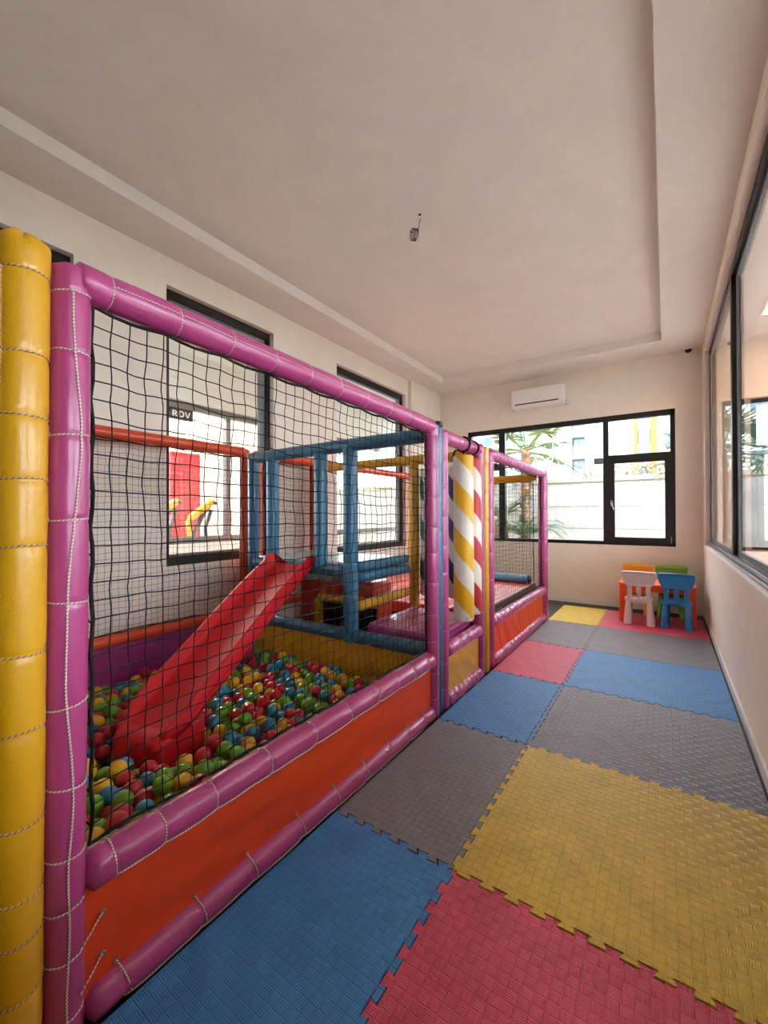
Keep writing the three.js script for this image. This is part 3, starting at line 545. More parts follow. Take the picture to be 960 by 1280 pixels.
// --- red slide
const SL = { top: [-2.545, 2.44], bot: [-2.14, 1.02] };
const slideAt = (t) => { const x = lerp(SL.top[0], SL.bot[0], t), d = lerp(SL.top[1], SL.bot[1], t); const y = t < 0.08 ? 0.925 - 0.1 * t : lerp(0.925, 0.24, smooth(-0.04, 1.12, t) * 0.45 + clamp01((t - 0.03) / 0.97) * 0.55 * 1.0); return { x, d, y }; };
{
  const t = thing('slide', 'red plastic chute slide running down into the balls', 'slide'), n = 40, T = new THREE.Vector3(SL.bot[0] - SL.top[0], 0, -(SL.bot[1] - SL.top[1])).normalize(), S = new THREE.Vector3(-T.z, 0, T.x);
  // cross-section: [across (of half width), up]
  const sec = (q) => {
    const w = lerp(0.165, 0.15, q), wall = 0.08 + 0.012 * smooth(0.1, 0, q) - 0.055 * smooth(0.86, 1, q), th = 0.024, out = w + 0.04, flare = 0.018 * smooth(0.14, 0, q);
    const under = lerp(-0.035, -0.05, q);
    return [[-w * 0.8, 0], [w * 0.8, 0], [w * 0.95, 0.02], [w + flare * 0.5, wall * 0.8], [w + 0.006 + flare, wall * 0.97], [w + th * 0.6 + flare, wall], [out - 0.012 + flare, wall * 0.96], [out + flare, wall * 0.8], [out + 0.005, 0], [out - 0.01, under], [w * 0.8, under], [-w * 0.8, under], [-out + 0.01, under], [-out - 0.005, 0], [-out - flare, wall * 0.8], [-out + 0.012 - flare, wall * 0.96], [-w - th * 0.6 - flare, wall], [-w - 0.006 - flare, wall * 0.97], [-w - flare * 0.5, wall * 0.8], [-w * 0.95, 0.02]];
  };
  const pos = [], uv = [], idx = [], k = 20;
  for (let i = 0; i <= n; i++) {
    const q = i / n, c = slideAt(q), pinchEnd = 1 - 0.25 * smooth(0.9, 1, q);
    sec(q).forEach(([a, u], j) => { pos.push(c.x + S.x * a * pinchEnd, c.y + u, -c.d + S.z * a * pinchEnd); uv.push(q * 1.6, j * 0.05); });
    if (i) for (let j = 0; j < k; j++) { const a = (i - 1) * k + j, b = (i - 1) * k + (j + 1) % k, c2 = i * k + j, d2 = i * k + (j + 1) % k; idx.push(a, c2, b, b, c2, d2); }
  }
  for (const e of [0, n]) { const c = slideAt(e / n), m = pos.length / 3; pos.push(c.x, c.y - 0.03, -c.d); uv.push(0, 0); for (let j = 0; j < k; j++) { const a = e * k + j, b = e * k + (j + 1) % k; e ? idx.push(a, m, b) : idx.push(a, b, m); } }
  const g = new THREE.BufferGeometry(); g.setAttribute('position', new THREE.Float32BufferAttribute(pos, 3)); g.setAttribute('uv', new THREE.Float32BufferAttribute(uv, 2)); g.setIndex(idx); g.computeVertexNormals();
  const chute = new MB().add(g).build('chute', M.slide, t);
  const rib = new MB();                                               // raised bead along each side wall and the foot that stands in the balls
  for (const sg of [-1, 1]) { const l = []; for (let i = 1; i < n - 2; i++) { const q = i / n, c = slideAt(q), [a, u] = sec(q)[sg > 0 ? 8 : 13]; l.push(new THREE.Vector3(c.x + S.x * a, c.y + u, -c.d + S.z * a)); } rib.tube(l, 0.007, 6); }
  rib.build('side_bead', M.slide, chute);
  const c = slideAt(0.93), f = new RoundedBoxGeometry(0.31, 0.26, 0.34, 4, 0.05); f.rotateY(Math.atan2(T.x, T.z)); f.translate(c.x - T.x * 0.03, 0.14, -c.d - T.z * 0.03);
  new MB().add(f).build('foot', M.slide, t);
  rebase(t, V(-2.3, 0, 1.7));
}

// --- balls: dropped one by one into the pit
{
  const r = 0.0375, x0 = -3.2 + r, x1 = -1.33 - r, d0 = 0.4 + r, d1 = 2.42 - r, cell = 2 * r, grid = new Map(), balls = [];
  const key = (i, j) => i * 1000 + j, cellOf = (x, d) => [Math.floor(x / cell) + 500, Math.floor(d / cell)];
  const level = (x, d) => 0.215 + 0.11 * smooth(-2.6, -1.4, x) * smooth(1.9, 0.6, d) + 0.025 * noise(x * 2.2, d * 2.2);
  const Tn = [SL.bot[0] - SL.top[0], SL.bot[1] - SL.top[1]], Ln = Math.hypot(...Tn);
  const underSlide = (x, d) => { const q = ((x - SL.top[0]) * Tn[0] + (d - SL.top[1]) * Tn[1]) / Ln / Ln, off = Math.abs((x - SL.top[0]) * Tn[1] - (d - SL.top[1]) * Tn[0]) / Ln; if (off > 0.225 + r || q > 1 + r / Ln || q < 0) return 9; return q > 0.78 ? -1 : slideAt(q).y - 0.1 - r; };
  const support = (x, d) => {
    let h = r; const [ci, cj] = cellOf(x, d);
    for (let i = ci - 1; i <= ci + 1; i++) for (let j = cj - 1; j <= cj + 1; j++) for (const b of grid.get(key(i, j)) ?? []) { const q = (b.x - x) ** 2 + (b.d - d) ** 2; if (q < 4 * r * r) h = Math.max(h, b.y + Math.sqrt(4 * r * r - q)); }
    return h;
  };
  for (let k = 0; k < 9000; k++) {
    let x = rr(x0, x1), d = rr(d0, d1), h = support(x, d), step = 0.02;
    for (let i = 0; i < 26; i++) {                                    // roll downhill
      let best = h, bx = x, bd = d;
      for (let a = 0; a < 6; a++) { const nx = Math.max(x0, Math.min(x1, x + step * Math.cos(a * 1.0472 + i))), nd = Math.max(d0, Math.min(d1, d + step * Math.sin(a * 1.0472 + i))), s = support(nx, nd); if (s < best - 1e-4) { best = s; bx = nx; bd = nd; } }
      if (bx === x && bd === d) step *= 0.55; x = bx; d = bd; h = best;
      if (step < 0.001) break;
    }
    if (h + r > level(x, d) || h > underSlide(x, d)) continue;
    const b = { x, d, y: h, c: Math.min(3, Math.floor(rnd() * 4)) }, [ci, cj] = cellOf(x, d), q = key(ci, cj);
    balls.push(b); if (!grid.has(q)) grid.set(q, []); grid.get(q).push(b);
  }
  for (const b of balls) {
    b.open = !balls.some((o) => o !== b && o.y > b.y + 0.03 && Math.hypot(o.x - b.x, o.d - b.d) < 0.042);
    const f = 1.29 / -b.x, yr = 1.329 + (b.y - 1.329) * f, dr = b.d * f;
    b.seen = b.open && yr > 0.43 && dr > 0.45; b.far = Math.hypot(b.x, b.d, b.y - 1.329);
  }
  const shown = balls.filter((b) => b.seen).sort((a, b) => a.far - b.far).slice(0, 300), own = new Set(shown);
  const g = new THREE.SphereGeometry(r, 24, 16);
  for (const b of shown) {
    const m = new THREE.Mesh(g, M.balls[b.c]); m.name = numbered('plastic_ball'); m.position.copy(V(b.x, b.y, b.d)); m.castShadow = m.receiveShadow = true;
    m.userData = { label: BALL[b.c][0] + ' hollow plastic ball lying in the ball pit', category: 'ball', group: BALL[b.c][0] + ' balls in the ball pit' };
    scene.add(m);
  }
  const rest = balls.filter((b) => !own.has(b)), im = new THREE.InstancedMesh(new THREE.SphereGeometry(r, 16, 10), ballMat(0xffffff), rest.length), m4 = new THREE.Matrix4();
  rest.forEach((b, i) => { im.setMatrixAt(i, m4.makeTranslation(b.x, b.y, -b.d)); im.setColorAt(i, new THREE.Color(BALL[b.c][1])); });
  im.name = 'plastic_balls'; im.castShadow = im.receiveShadow = true; im.userData = { kind: 'stuff', label: 'heap of mixed coloured plastic balls filling the pit', category: 'balls' };
  scene.add(im);
  console.log('balls', balls.length, 'seen', balls.filter((b) => b.seen).length);
}

// ================================================================ SMALL THINGS IN THE ROOM
// children's chairs and table
const plastic = (c) => phys(c, { roughness: 0.36, clearcoat: 0.15, clearcoatRoughness: 0.3 });
function childChair(colour, hex, x, d, turn, label) {
  const m = plastic(hex), t = thing('childrens_chair', label, 'chair', V(x, 0.0205, d), 'plastic children chairs at the orange table');
  t.rotation.y = turn;                                                // the backrest is on the +z side
  const seat = roundPoly([[-0.135, -0.15], [0.135, -0.15], [0.15, 0.13], [-0.15, 0.13]], 0.03), g = extrude(seat, 0.022, 0.007); g.rotateX(Math.PI / 2); g.translate(0, 0.302, 0);
  const rim = new RoundedBoxGeometry(0.27, 0.035, 0.25, 3, 0.012); rim.translate(0, 0.268, -0.005);
  new MB().add(g).add(rim).build('seat', m, t);
  for (const [sx, z, top] of [[-1, -0.125, 0.1], [1, -0.125, 0.1], [-1, 0.115, 0.105], [1, 0.115, 0.105]]) {
    const p = [[0, 0], [0.04, 0], [0.043, 0.006], [0.041, 0.03], [0.03, 0.27], [0, 0.27]].map((q) => new THREE.Vector2(...q)), l = new THREE.LatheGeometry(p, 18), a = l.attributes.position;
    for (let i = 0; i < a.count; i++) { const y = a.getY(i) / 0.27; a.setX(i, a.getX(i) + sx * lerp(0.118, top, y)); a.setZ(i, a.getZ(i) + lerp(z * 1.1, z * 0.9, y)); }
    l.computeVertexNormals(); new MB().add(l).build('leg', m, t);
  }
  const tilt = (q) => { q.rotateX(0.1); q.translate(0, 0.3, 0.105); return q; };
  for (const sx of [-0.095, 0, 0.095]) { const s = new RoundedBoxGeometry(0.047, 0.19, 0.024, 3, 0.008); s.translate(sx, 0.085, 0.012); new MB().add(tilt(s)).build('back_slat', m, t); }
  const b = extrude(roundPoly([[-0.135, 0.155], [0.135, 0.155], [0.172, 0.235], [0.178, 0.325], [0.0, 0.338], [-0.178, 0.325], [-0.172, 0.235]], [0.03, 0.03, 0.05, 0.03, 0.3, 0.03, 0.05]), 0.016, 0.006), pa = b.attributes.position;
  for (let i = 0; i < pa.count; i++) pa.setZ(i, pa.getZ(i) + 0.008 - pa.getX(i) ** 2 * 0.7);
  b.computeVertexNormals(); new MB().add(tilt(b)).build('backrest', m, t);
  return t;
}
childChair('white', 0xe8dcd6, -0.268, 5.875, 0.02, 'white plastic children chair pushed in beside the blue chair');
childChair('blue', 0x2f86c8, 0.105, 5.89, -0.06, 'blue plastic children chair pushed in by the right wall');
childChair('yellow', 0xe8a010, -0.315, 6.46, Math.PI, 'orange-yellow plastic children chair behind the table and white chair');
childChair('green', 0x6ea31c, 0.06, 6.47, Math.PI, 'green plastic children chair behind the table and blue chair');
{
  const m = plastic(0xe8501e), t = thing('childrens_table', 'orange plastic children table in the corner between four chairs', 'table', V(-0.095, 0.0205, 6.14));
  const top = extrude(roundPoly([[-0.39, -0.28], [0.39, -0.28], [0.39, 0.28], [-0.39, 0.28]], 0.05), 0.016, 0.008); top.rotateX(Math.PI / 2); top.translate(0, 0.458, 0);
  new MB().add(top).build('table_top', m, t);
  const ap = new MB(); ap.rbox(-0.33, 0.33, 0.37, 0.436, 0.225, 0.245, 0.008); ap.rbox(-0.33, 0.33, 0.37, 0.436, -0.245, -0.225, 0.008); ap.rbox(-0.35, -0.33, 0.37, 0.436, -0.23, 0.23, 0.008); ap.rbox(0.33, 0.35, 0.37, 0.436, -0.23, 0.23, 0.008);
  ap.build('apron', m, t);
  for (const sx of [-1, 1]) for (const sz of [-1, 1]) {
    const l = new RoundedBoxGeometry(0.085, 0.44, 0.085, 4, 0.02), a = l.attributes.position; l.translate(0, 0.22, 0);
    for (let i = 0; i < a.count; i++) { const k = lerp(1.1, 0.9, a.getY(i) / 0.44); a.setX(i, a.getX(i) * k + sx * 0.342); a.setZ(i, a.getZ(i) * k + sz * 0.232); }
    l.computeVertexNormals(); new MB().add(l).build('leg', m, t);
  }
}
// air conditioner on the far wall
{
  const t = thing('air_conditioner', 'white split air conditioner mounted high above the far window', 'air conditioner');
  const prof = roundPoly([[0, 0], [0, 0.3], [0.17, 0.3], [0.215, 0.26], [0.215, 0.075], [0.17, 0.0]], [0.005, 0.01, 0.04, 0.04, 0.03, 0.03]).map(([a, b]) => [a, b]);
  const g = extrude(prof, 0.75, 0.006); g.rotateY(Math.PI / 2); // profile x -> -z, depth -> x
  g.translate(-2.0, 2.985, -FD); { const p = g.attributes.position; for (let i = 0; i < p.count; i++) p.setZ(i, -FD + (-FD - p.getZ(i))); g.index ? 0 : 0; }
  { const p = g.attributes.position, n = p.count; for (let i = 0; i < n; i += 3) for (const at of [g.attributes.position, g.attributes.uv]) { const s = at.itemSize; for (let k = 0; k < s; k++) { const a = at.array[(i + 1) * s + k]; at.array[(i + 1) * s + k] = at.array[(i + 2) * s + k]; at.array[(i + 2) * s + k] = a; } } g.computeVertexNormals(); }
  new MB().add(g).build('housing', M.whitePlastic, t);
  new MB().rbox(-1.985, -1.3, 3.095, 3.262, FD - 0.221, FD - 0.212, 0.004).build('front_panel', M.whitePlastic, t);
  new MB().box(-1.95, -1.31, 3.03, 3.044, FD - 0.214, FD - 0.18).build('air_slot', M.black, t);
  const fl = new RoundedBoxGeometry(0.64, 0.055, 0.008, 3, 0.003); fl.rotateX(0.25); fl.translate(-1.63, 3.066, -(FD - 0.215)); new MB().add(fl).build('flap', M.whitePlastic, t);
  const pp = new MB(); pp.tube([V(-1.24, 3.02, FD - 0.08), V(-1.21, 3.01, FD - 0.06), V(-1.19, 3.0, FD - 0.03), V(-1.18, 2.995, FD - 0.002)], 0.022, 10); pp.build('pipe_stub', M.white, t);
  rebase(t, V(-1.62, 2.985, FD));
}
// dome camera
{
  const t = thing('security_camera', 'small black dome camera in a white ring under the ceiling border', 'camera');
  const ring = new THREE.LatheGeometry([[0, 0.03], [0.05, 0.03], [0.054, 0.02], [0.052, 0.004], [0.044, 0]].map((q) => new THREE.Vector2(...q)), 28); ring.translate(0.256, SY - 0.03, -6.64); new MB().add(ring).build('ring', M.whitePlastic, t);
  const dm = new THREE.SphereGeometry(0.04, 24, 12, 0, Math.PI * 2, Math.PI / 2, Math.PI / 2); dm.translate(0.256, SY - 0.028, -6.64); new MB().add(dm).build('dome', phys(0x0b0b0c, { roughness: 0.12 }), t);
  rebase(t, V(0.256, SY - 0.03, 6.64));
}
// coil of wire hanging from the ceiling
{
  const t = thing('wire_coil', 'brown coil of lamp wire hanging from a hole in the ceiling', 'wire');
  const c = V(-1.585, 3.475, 2.775), pts = [], m = std(0x3a201c, { roughness: 0.6 });
  for (let i = 0; i <= 90; i++) { const a = i / 90 * Math.PI * 2 * 3.6, k = i / 90; pts.push(new THREE.Vector3(c.x + 0.03 * Math.cos(a) + 0.03 * (k - 0.5), c.y + 0.043 * Math.sin(a), c.z + 0.016 * Math.cos(a) - 0.03 * (k - 0.5))); }
  const w = new MB(); w.tube(pts, 0.0032, 6); w.tube([pts[90], c.clone().add(new THREE.Vector3(0.035, 0.055, -0.01)), V(-1.535, 3.545, 2.765), V(-1.52, CY, 2.76)], 0.0028, 6);
  w.tube([pts[0], pts[0].clone().add(new THREE.Vector3(-0.02, -0.006, 0.01)), pts[0].clone().add(new THREE.Vector3(-0.028, 0.008, 0.012))], 0.0034, 6); w.build('wire', m, t);
  const h = new THREE.CylinderGeometry(0.011, 0.011, 0.003, 16); h.translate(-1.506, CY - 0.001, -2.72); new MB().add(h).build('ceiling_hole', m, t);
  rebase(t, c);
}
// grey box on the window post
{
  const t = thing('window_stay_box', 'small grey metal box fixed to the black window post', 'box');
  new MB().rbox(-0.862, -0.742, 2.05, 2.138, FD - 0.03, FD + 0.03, 0.006).build('case', M.greyFrame, t); new MB().rbox(-0.866, -0.86, 2.055, 2.133, FD - 0.028, FD + 0.028, 0.002).build('end_plate', M.alu, t);
  rebase(t, V(-0.8, 2.05, FD));
}

// ================================================================ ADJOINING ROOM BEHIND THE GLAZED PARTITION
const NW = [0.6, 3.4, 0.86, 2.755];
{
  const xr = 5.4, holes = [[-2.4, 1.6, 0.1, 3.35], [1.9, 6.6, 0.1, 3.35]];
  struct('floor_adjoining', new MB().box(RX + 0.1, xr + 0.2, -0.12, 0, BD, FD + 0.2), std(0xd6cfc6, { roughness: 0.4 }));
  struct('ceiling_adjoining', new MB().box(RX + 0.1, xr + 0.2, 3.5, 3.8, BD - 0.2, FD + 0.2), M.ceil);
  struct('wall_adjoining_far', wallD(new MB(), FD, FD + 0.2, RX + 0.1, xr + 0.2, 0, 3.5, [NW]), M.wall);
  struct('wall_adjoining_back', wallD(new MB(), BD - 0.2, BD, RX + 0.1, xr + 0.2, 0, 3.5, []), M.wall);
  struct('wall_adjoining_right', wallX(new MB(), xr, xr + 0.2, BD, FD, 0, 3.5, holes), M.wall);
  windowUnit(6, (g) => {
    const [x0, x1, y0, y1] = NW, f = new MB(), a = FD + 0.02, b = FD + 0.08;
    f.box(x0, x1, y1 - 0.06, y1, a, b); f.box(x0, x1, y0, y0 + 0.05, a, b); f.box(x0, x0 + 0.03, y0, y1, a, b); f.box(x1 - 0.05, x1, y0, y1, a, b); f.box(1.5, 1.57, y0, y1, a, b); f.build('window_frame', M.black, g);
    new MB().box(x0 + 0.03, 1.5, y0 + 0.05, y1 - 0.06, a + 0.03, a + 0.034).build('pane', M.glass, g); new MB().box(1.57, x1 - 0.05, y0 + 0.05, y1 - 0.06, a + 0.03, a + 0.034).build('pane', M.glass, g);
  });
  holes.forEach(([d0, d1, y0, y1], i) => windowUnit(7 + i, (g) => {
    const f = new MB(), x0 = xr + 0.06, x1 = xr + 0.12; f.box(x0, x1, y0, y0 + 0.06, d0, d1); f.box(x0, x1, y1 - 0.06, y1, d0, d1);
    for (const d of [d0, (d0 + d1) / 2 - 0.03, d1 - 0.06]) f.box(x0, x1, y0, y1, d, d + 0.06); f.build('window_frame', M.black, g);
    for (const [a, b] of [[d0 + 0.06, (d0 + d1) / 2 - 0.03], [(d0 + d1) / 2 + 0.03, d1 - 0.06]]) new MB().box(x0 + 0.03, x0 + 0.034, y0 + 0.06, y1 - 0.06, a, b).build('pane', M.glass, g);
  }));
}
function ceilingPanel(label, x0, x1, d0, d1, y, color, glow, power) {
  const t = thing('ceiling_light', label, 'ceiling light');
  const f = new MB(); f.box(x0 - 0.02, x1 + 0.02, y - 0.02, y, d0 - 0.02, d0); f.box(x0 - 0.02, x1 + 0.02, y - 0.02, y, d1, d1 + 0.02); f.box(x0 - 0.02, x0, y - 0.02, y, d0, d1); f.box(x1, x1 + 0.02, y - 0.02, y, d0, d1); f.build('frame', M.white, t);
  new MB().box(x0, x1, y - 0.012, y - 0.002, d0, d1).build('diffuser', std(0xffffff, { emissive: color, emissiveIntensity: glow }), t);
  rebase(t, V((x0 + x1) / 2, y, (d0 + d1) / 2));
  const l = new THREE.RectAreaLight(color, power, x1 - x0, d1 - d0); l.position.copy(V((x0 + x1) / 2, y - 0.022, (d0 + d1) / 2)); l.rotation.x = -Math.PI / 2; scene.add(l);
}
ceilingPanel('warm ceiling light panel in the room behind the glazed partition', 0.88, 1.5, 5.45, 6.05, 3.5, 0xffb070, 0.35, 2);

// ================================================================ GYM BEHIND THE LEFT WINDOWS
{
  const gx = -5.0, wx = -9.4, a = BD - 2, b = FD + 4, cream = std(0xefe6d2, { roughness: 0.8 }), pale = std(0xe6e8e4, { roughness: 0.8 });
  struct('floor_passage', new MB().box(wx - 0.2, LX - 0.2, -0.12, 0, a, b), std(0x8f8d8a, { roughness: 0.5 }));
  const c = new MB().box(gx + 0.55, LX - 0.2, 3.5, 3.8, a, b); c.box(gx + 0.1, gx + 0.55, 3.3, 3.8, a, b); c.box(wx - 0.2, gx + 0.1, 3.3, 3.8, a, b); c.box(gx - 0.1, gx + 0.1, 2.74, 3.3, a, b); c.box(gx + 0.1, gx + 0.2, 2.98, 3.3, a, b);
  struct('ceiling_passage', c, pale);
  struct('wall_gym', wallX(new MB(), wx - 0.2, wx, a, b, 0, 3.3, [[-3, 1.6, 0.6, 2.9], [2.2, 4.6, 0.6, 2.9], [6.2, 9.6, 0.6, 2.9]]), cream);
  struct('wall_passage', new MB().box(gx - 0.06, gx + 0.06, 0, 0.97, a, b), pale);
  struct('wall_left_beyond', new MB().box(LX - 0.2, LX, 0, 3.8, FD + 0.2, FD + 0.8), M.wall);
  windowUnit(9, (g) => {
    const f = new MB(); f.box(gx - 0.04, gx + 0.04, 2.655, 2.74, a, b); f.box(gx - 0.04, gx + 0.04, 0.97, 1.05, a, b);
    const st = [a, -1.5, 1.0, 3.51, 6.1, 8.6, b - 0.07]; for (const d of st) f.box(gx - 0.04, gx + 0.04, 1.05, 2.655, d, d + 0.065); f.build('window_frame', M.greyFrame, g);
    for (let i = 1; i < st.length; i++) new MB().box(gx - 0.003, gx + 0.003, 1.05, 2.655, st[i - 1] + 0.065, st[i]).build('pane', M.glass, g);
  });
  // lettering on the glass under the header
  const cv = document.createElement('canvas'); cv.width = 256; cv.height = 128; const k = cv.getContext('2d'); k.fillStyle = '#3c3c3c'; k.fillRect(0, 0, 256, 128); k.fillStyle = '#f2f2ee'; k.font = 'bold 104px sans-serif'; k.textAlign = 'center'; k.fillText('ROV', 128, 102);
  const tx = new THREE.CanvasTexture(cv); tx.colorSpace = THREE.SRGBColorSpace; tx.magFilter = THREE.LinearFilter;
  const sg = thing('window_sign', 'small dark sign with white letters on the gym glazing', 'sign'); const pl = new THREE.PlaneGeometry(0.3, 0.13); pl.rotateY(Math.PI / 2); pl.translate(gx + 0.052, 2.575, -2.86);
  new MB().add(pl).build('lettering', std(0xffffff, { map: tx, roughness: 0.6 }), sg); new MB().box(gx + 0.042, gx + 0.05, 2.5, 2.65, 2.7, 3.02).build('board', M.greyFrame, sg); rebase(sg, V(gx + 0.046, 2.5, 2.86));
  // red column and cream panel
  const rc = thing('red_panel', 'bright red upright panel standing in the gym', 'panel'); new MB().rbox(gx - 0.95, gx - 0.65, 0, 2.22, 3.12, 3.56, 0.02).build('shaft', std(0xe0142e, { roughness: 0.5 }), rc); new MB().box(gx - 0.97, gx - 0.63, 0, 0.12, 3.1, 3.58).build('plinth', std(0xa30e20, { roughness: 0.5 }), rc); rebase(rc, V(gx - 0.8, 0, 3.34));
  const cp = thing('wall_panel', 'pale cream partition panel beside the red gym panel', 'panel'); new MB().box(gx - 1.6, gx - 1.52, 0, 3.28, 3.9, 7.5).build('board', cream, cp); new MB().box(gx - 1.52, gx - 1.505, 0, 0.1, 3.9, 7.5).build('skirting', M.white, cp); rebase(cp, V(gx - 1.56, 0, 5.7));
  // exercise machines with yellow arms
  const yel = std(0xe8bb10, { roughness: 0.45 }), steel = std(0x60646a, { roughness: 0.3, metalness: 0.7 });
  [[2.9, 'grey exercise machine with yellow arm before the red panel'], [3.4, 'grey exercise machine with yellow arm before the cream panel']].forEach(([d, label]) => {
    const t = thing('exercise_machine', label, 'gym machine', null, 'exercise machines in the gym'), x = gx - 0.22;
    const arm = new RoundedBoxGeometry(0.09, 0.085, 0.42, 3, 0.03); arm.rotateX(0.62); arm.translate(x, 1.4, -(d - 0.1)); new MB().add(arm).build('arm', yel, t);
    const u = new MB(); u.tube([V(x, 0.06, d - 0.35), V(x, 0.7, d - 0.3), V(x, 1.1, d - 0.2), V(x, 1.36, d - 0.06), V(x, 1.5, d + 0.06)], 0.03, 10); u.tube([V(x - 0.05, 0.06, d + 0.1), V(x - 0.05, 0.8, d + 0.02), V(x - 0.03, 1.15, d - 0.02), V(x, 1.4, d + 0.05)], 0.026, 10); u.build('upright', steel, t);
    const h = new MB(); h.tube([V(x - 0.16, 1.49, d + 0.08), V(x, 1.51, d + 0.08), V(x + 0.1, 1.49, d + 0.05)], 0.022, 8); h.build('handle', M.black, t);
    const s = new MB(); s.tube([V(x + 0.02, 1.05, d - 0.27), V(x + 0.02, 1.24, d - 0.3), V(x + 0.02, 1.33, d - 0.22)], 0.035, 8); s.build('guard', yel, t);
    new MB().rbox(x - 0.25, x + 0.1, 0.0, 0.07, d - 0.3, d + 0.18, 0.02).build('base', steel, t);
    rebase(t, V(x, 0, d));
  });
  ceilingPanel('added white light panel brightening the gym above the machines', gx - 2.2, gx - 0.9, 2.6, 3.9, 3.3, 0xfff6e8, 0.9, 6);  // unseen lamp, added to brighten the gym
  ceilingPanel('added white light panel brightening the gym farther from the red panel', gx - 2.2, gx - 0.9, 6.0, 7.6, 3.3, 0xfff6e8, 0.9, 6);  // second added lamp, out of view, fills the gym with light
}

// ================================================================ OUTSIDE
struct('ground', new MB().box(-140, 140, -0.4, -0.14, -60, 230), std(0x8c897f, { roughness: 0.9, map: rep(texMottle, 0.2) }));
{
  const t = thing('boundary_wall', 'white concrete panel wall beyond the far window', 'wall'), m = std(0xbdbbb5, { roughness: 0.85, map: rep(texMottle, 0.35), bumpMap: rep(texNoise, 1), bumpScale: 0.002 }), m2 = std(0xb7b5af, { roughness: 0.85, map: rep(texMottle, 0.35), bumpMap: rep(texNoise, 1), bumpScale: 0.002 });
  const ys = [-0.14, 0.48, 0.99, 1.5, 2.06];
  for (let i = 1; i < ys.length; i++) for (let j = 0; j < 4; j++) new MB().box(-15 + j * 7.5, -15 + (j + 1) * 7.5 - 0.006, ys[i - 1] + 0.006, ys[i] - 0.006, 10.5, 10.62).build('wall_panel', (i + j) % 2 ? m : m2, t);
  new MB().box(-15, 15, -0.14, 2.05, 10.52, 10.6).build('core', m2, t);
  new MB().box(-15, 15, 2.06, 2.165, 10.46, 10.66).build('coping', std(0xada794, { roughness: 0.85, map: rep(texMottle, 0.5) }), t);
  rebase(t, V(0, -0.14, 10.56));
}
// plants
const leafMat = (c) => phys(c, { roughness: 0.55, transmission: 0.3, thickness: 0, side: THREE.DoubleSide });
const leafGreen = leafMat(0x55793a), leafDark = leafMat(0x3c6038), leafYellow = leafMat(0x7f8a40), leafDry = leafMat(0x94805a);
function blade(list, A, B, w, nrm) {                                  // thin folded leaf from A to B
  const T = new THREE.Vector3().subVectors(B, A), s = new THREE.Vector3().crossVectors(T, nrm).normalize().multiplyScalar(w), m = A.clone().lerp(B, 0.4), n = nrm.clone().multiplyScalar(-w * 0.35);
  list.push([A, m.clone().add(s), m.clone().add(n)], [A, m.clone().add(n), m.clone().sub(s)], [m.clone().add(s), B, m.clone().add(n)], [m.clone().add(n), B, m.clone().sub(s)]);
}
function triMesh(name, tris, mat, parent) {
  const pos = new Float32Array(tris.length * 9), uv = new Float32Array(tris.length * 6); tris.forEach((t, i) => t.forEach((p, j) => { pos[i * 9 + j * 3] = p.x; pos[i * 9 + j * 3 + 1] = p.y; pos[i * 9 + j * 3 + 2] = p.z; }));
  const g = new THREE.BufferGeometry(); g.setAttribute('position', new THREE.BufferAttribute(pos, 3)); g.setAttribute('uv', new THREE.BufferAttribute(uv, 2)); g.computeVertexNormals();
  return new MB().add(g).build(name, mat, parent);
}
function pinnate(parent, base, yaw, len, rise, droop, mat, leaf = 0.22, n = 26) {
  const pts = []; for (let i = 0; i <= 12; i++) { const t = i / 12; pts.push(new THREE.Vector3(base.x + Math.cos(yaw) * len * t * (1 - 0.15 * t), base.y + rise * t - droop * t * t, base.z + Math.sin(yaw) * len * t * (1 - 0.15 * t))); }
  const curve = new THREE.CatmullRomCurve3(pts), tris = [];
  for (let i = 3; i < n; i++) { const t = i / n, p = curve.getPoint(t), T = curve.getTangent(t), S = new THREE.Vector3().crossVectors(T, new THREE.Vector3(0, 1, 0)).normalize(), l = leaf * Math.sin(Math.PI * (0.12 + 0.86 * t)); for (const s of [-1, 1]) { const e = p.clone().addScaledVector(S, s * l).addScaledVector(T, l * 0.55); e.y += 0.12 * l - rnd() * 0.15 * l; blade(tris, p, e, 0.011, new THREE.Vector3(0, 1, 0)); } }
  const f = triMesh('frond', tris, mat, parent); new MB().tube(pts, (t) => 0.009 * (1 - t * 0.8), 5).build('stalk', leafYellow, f);
}
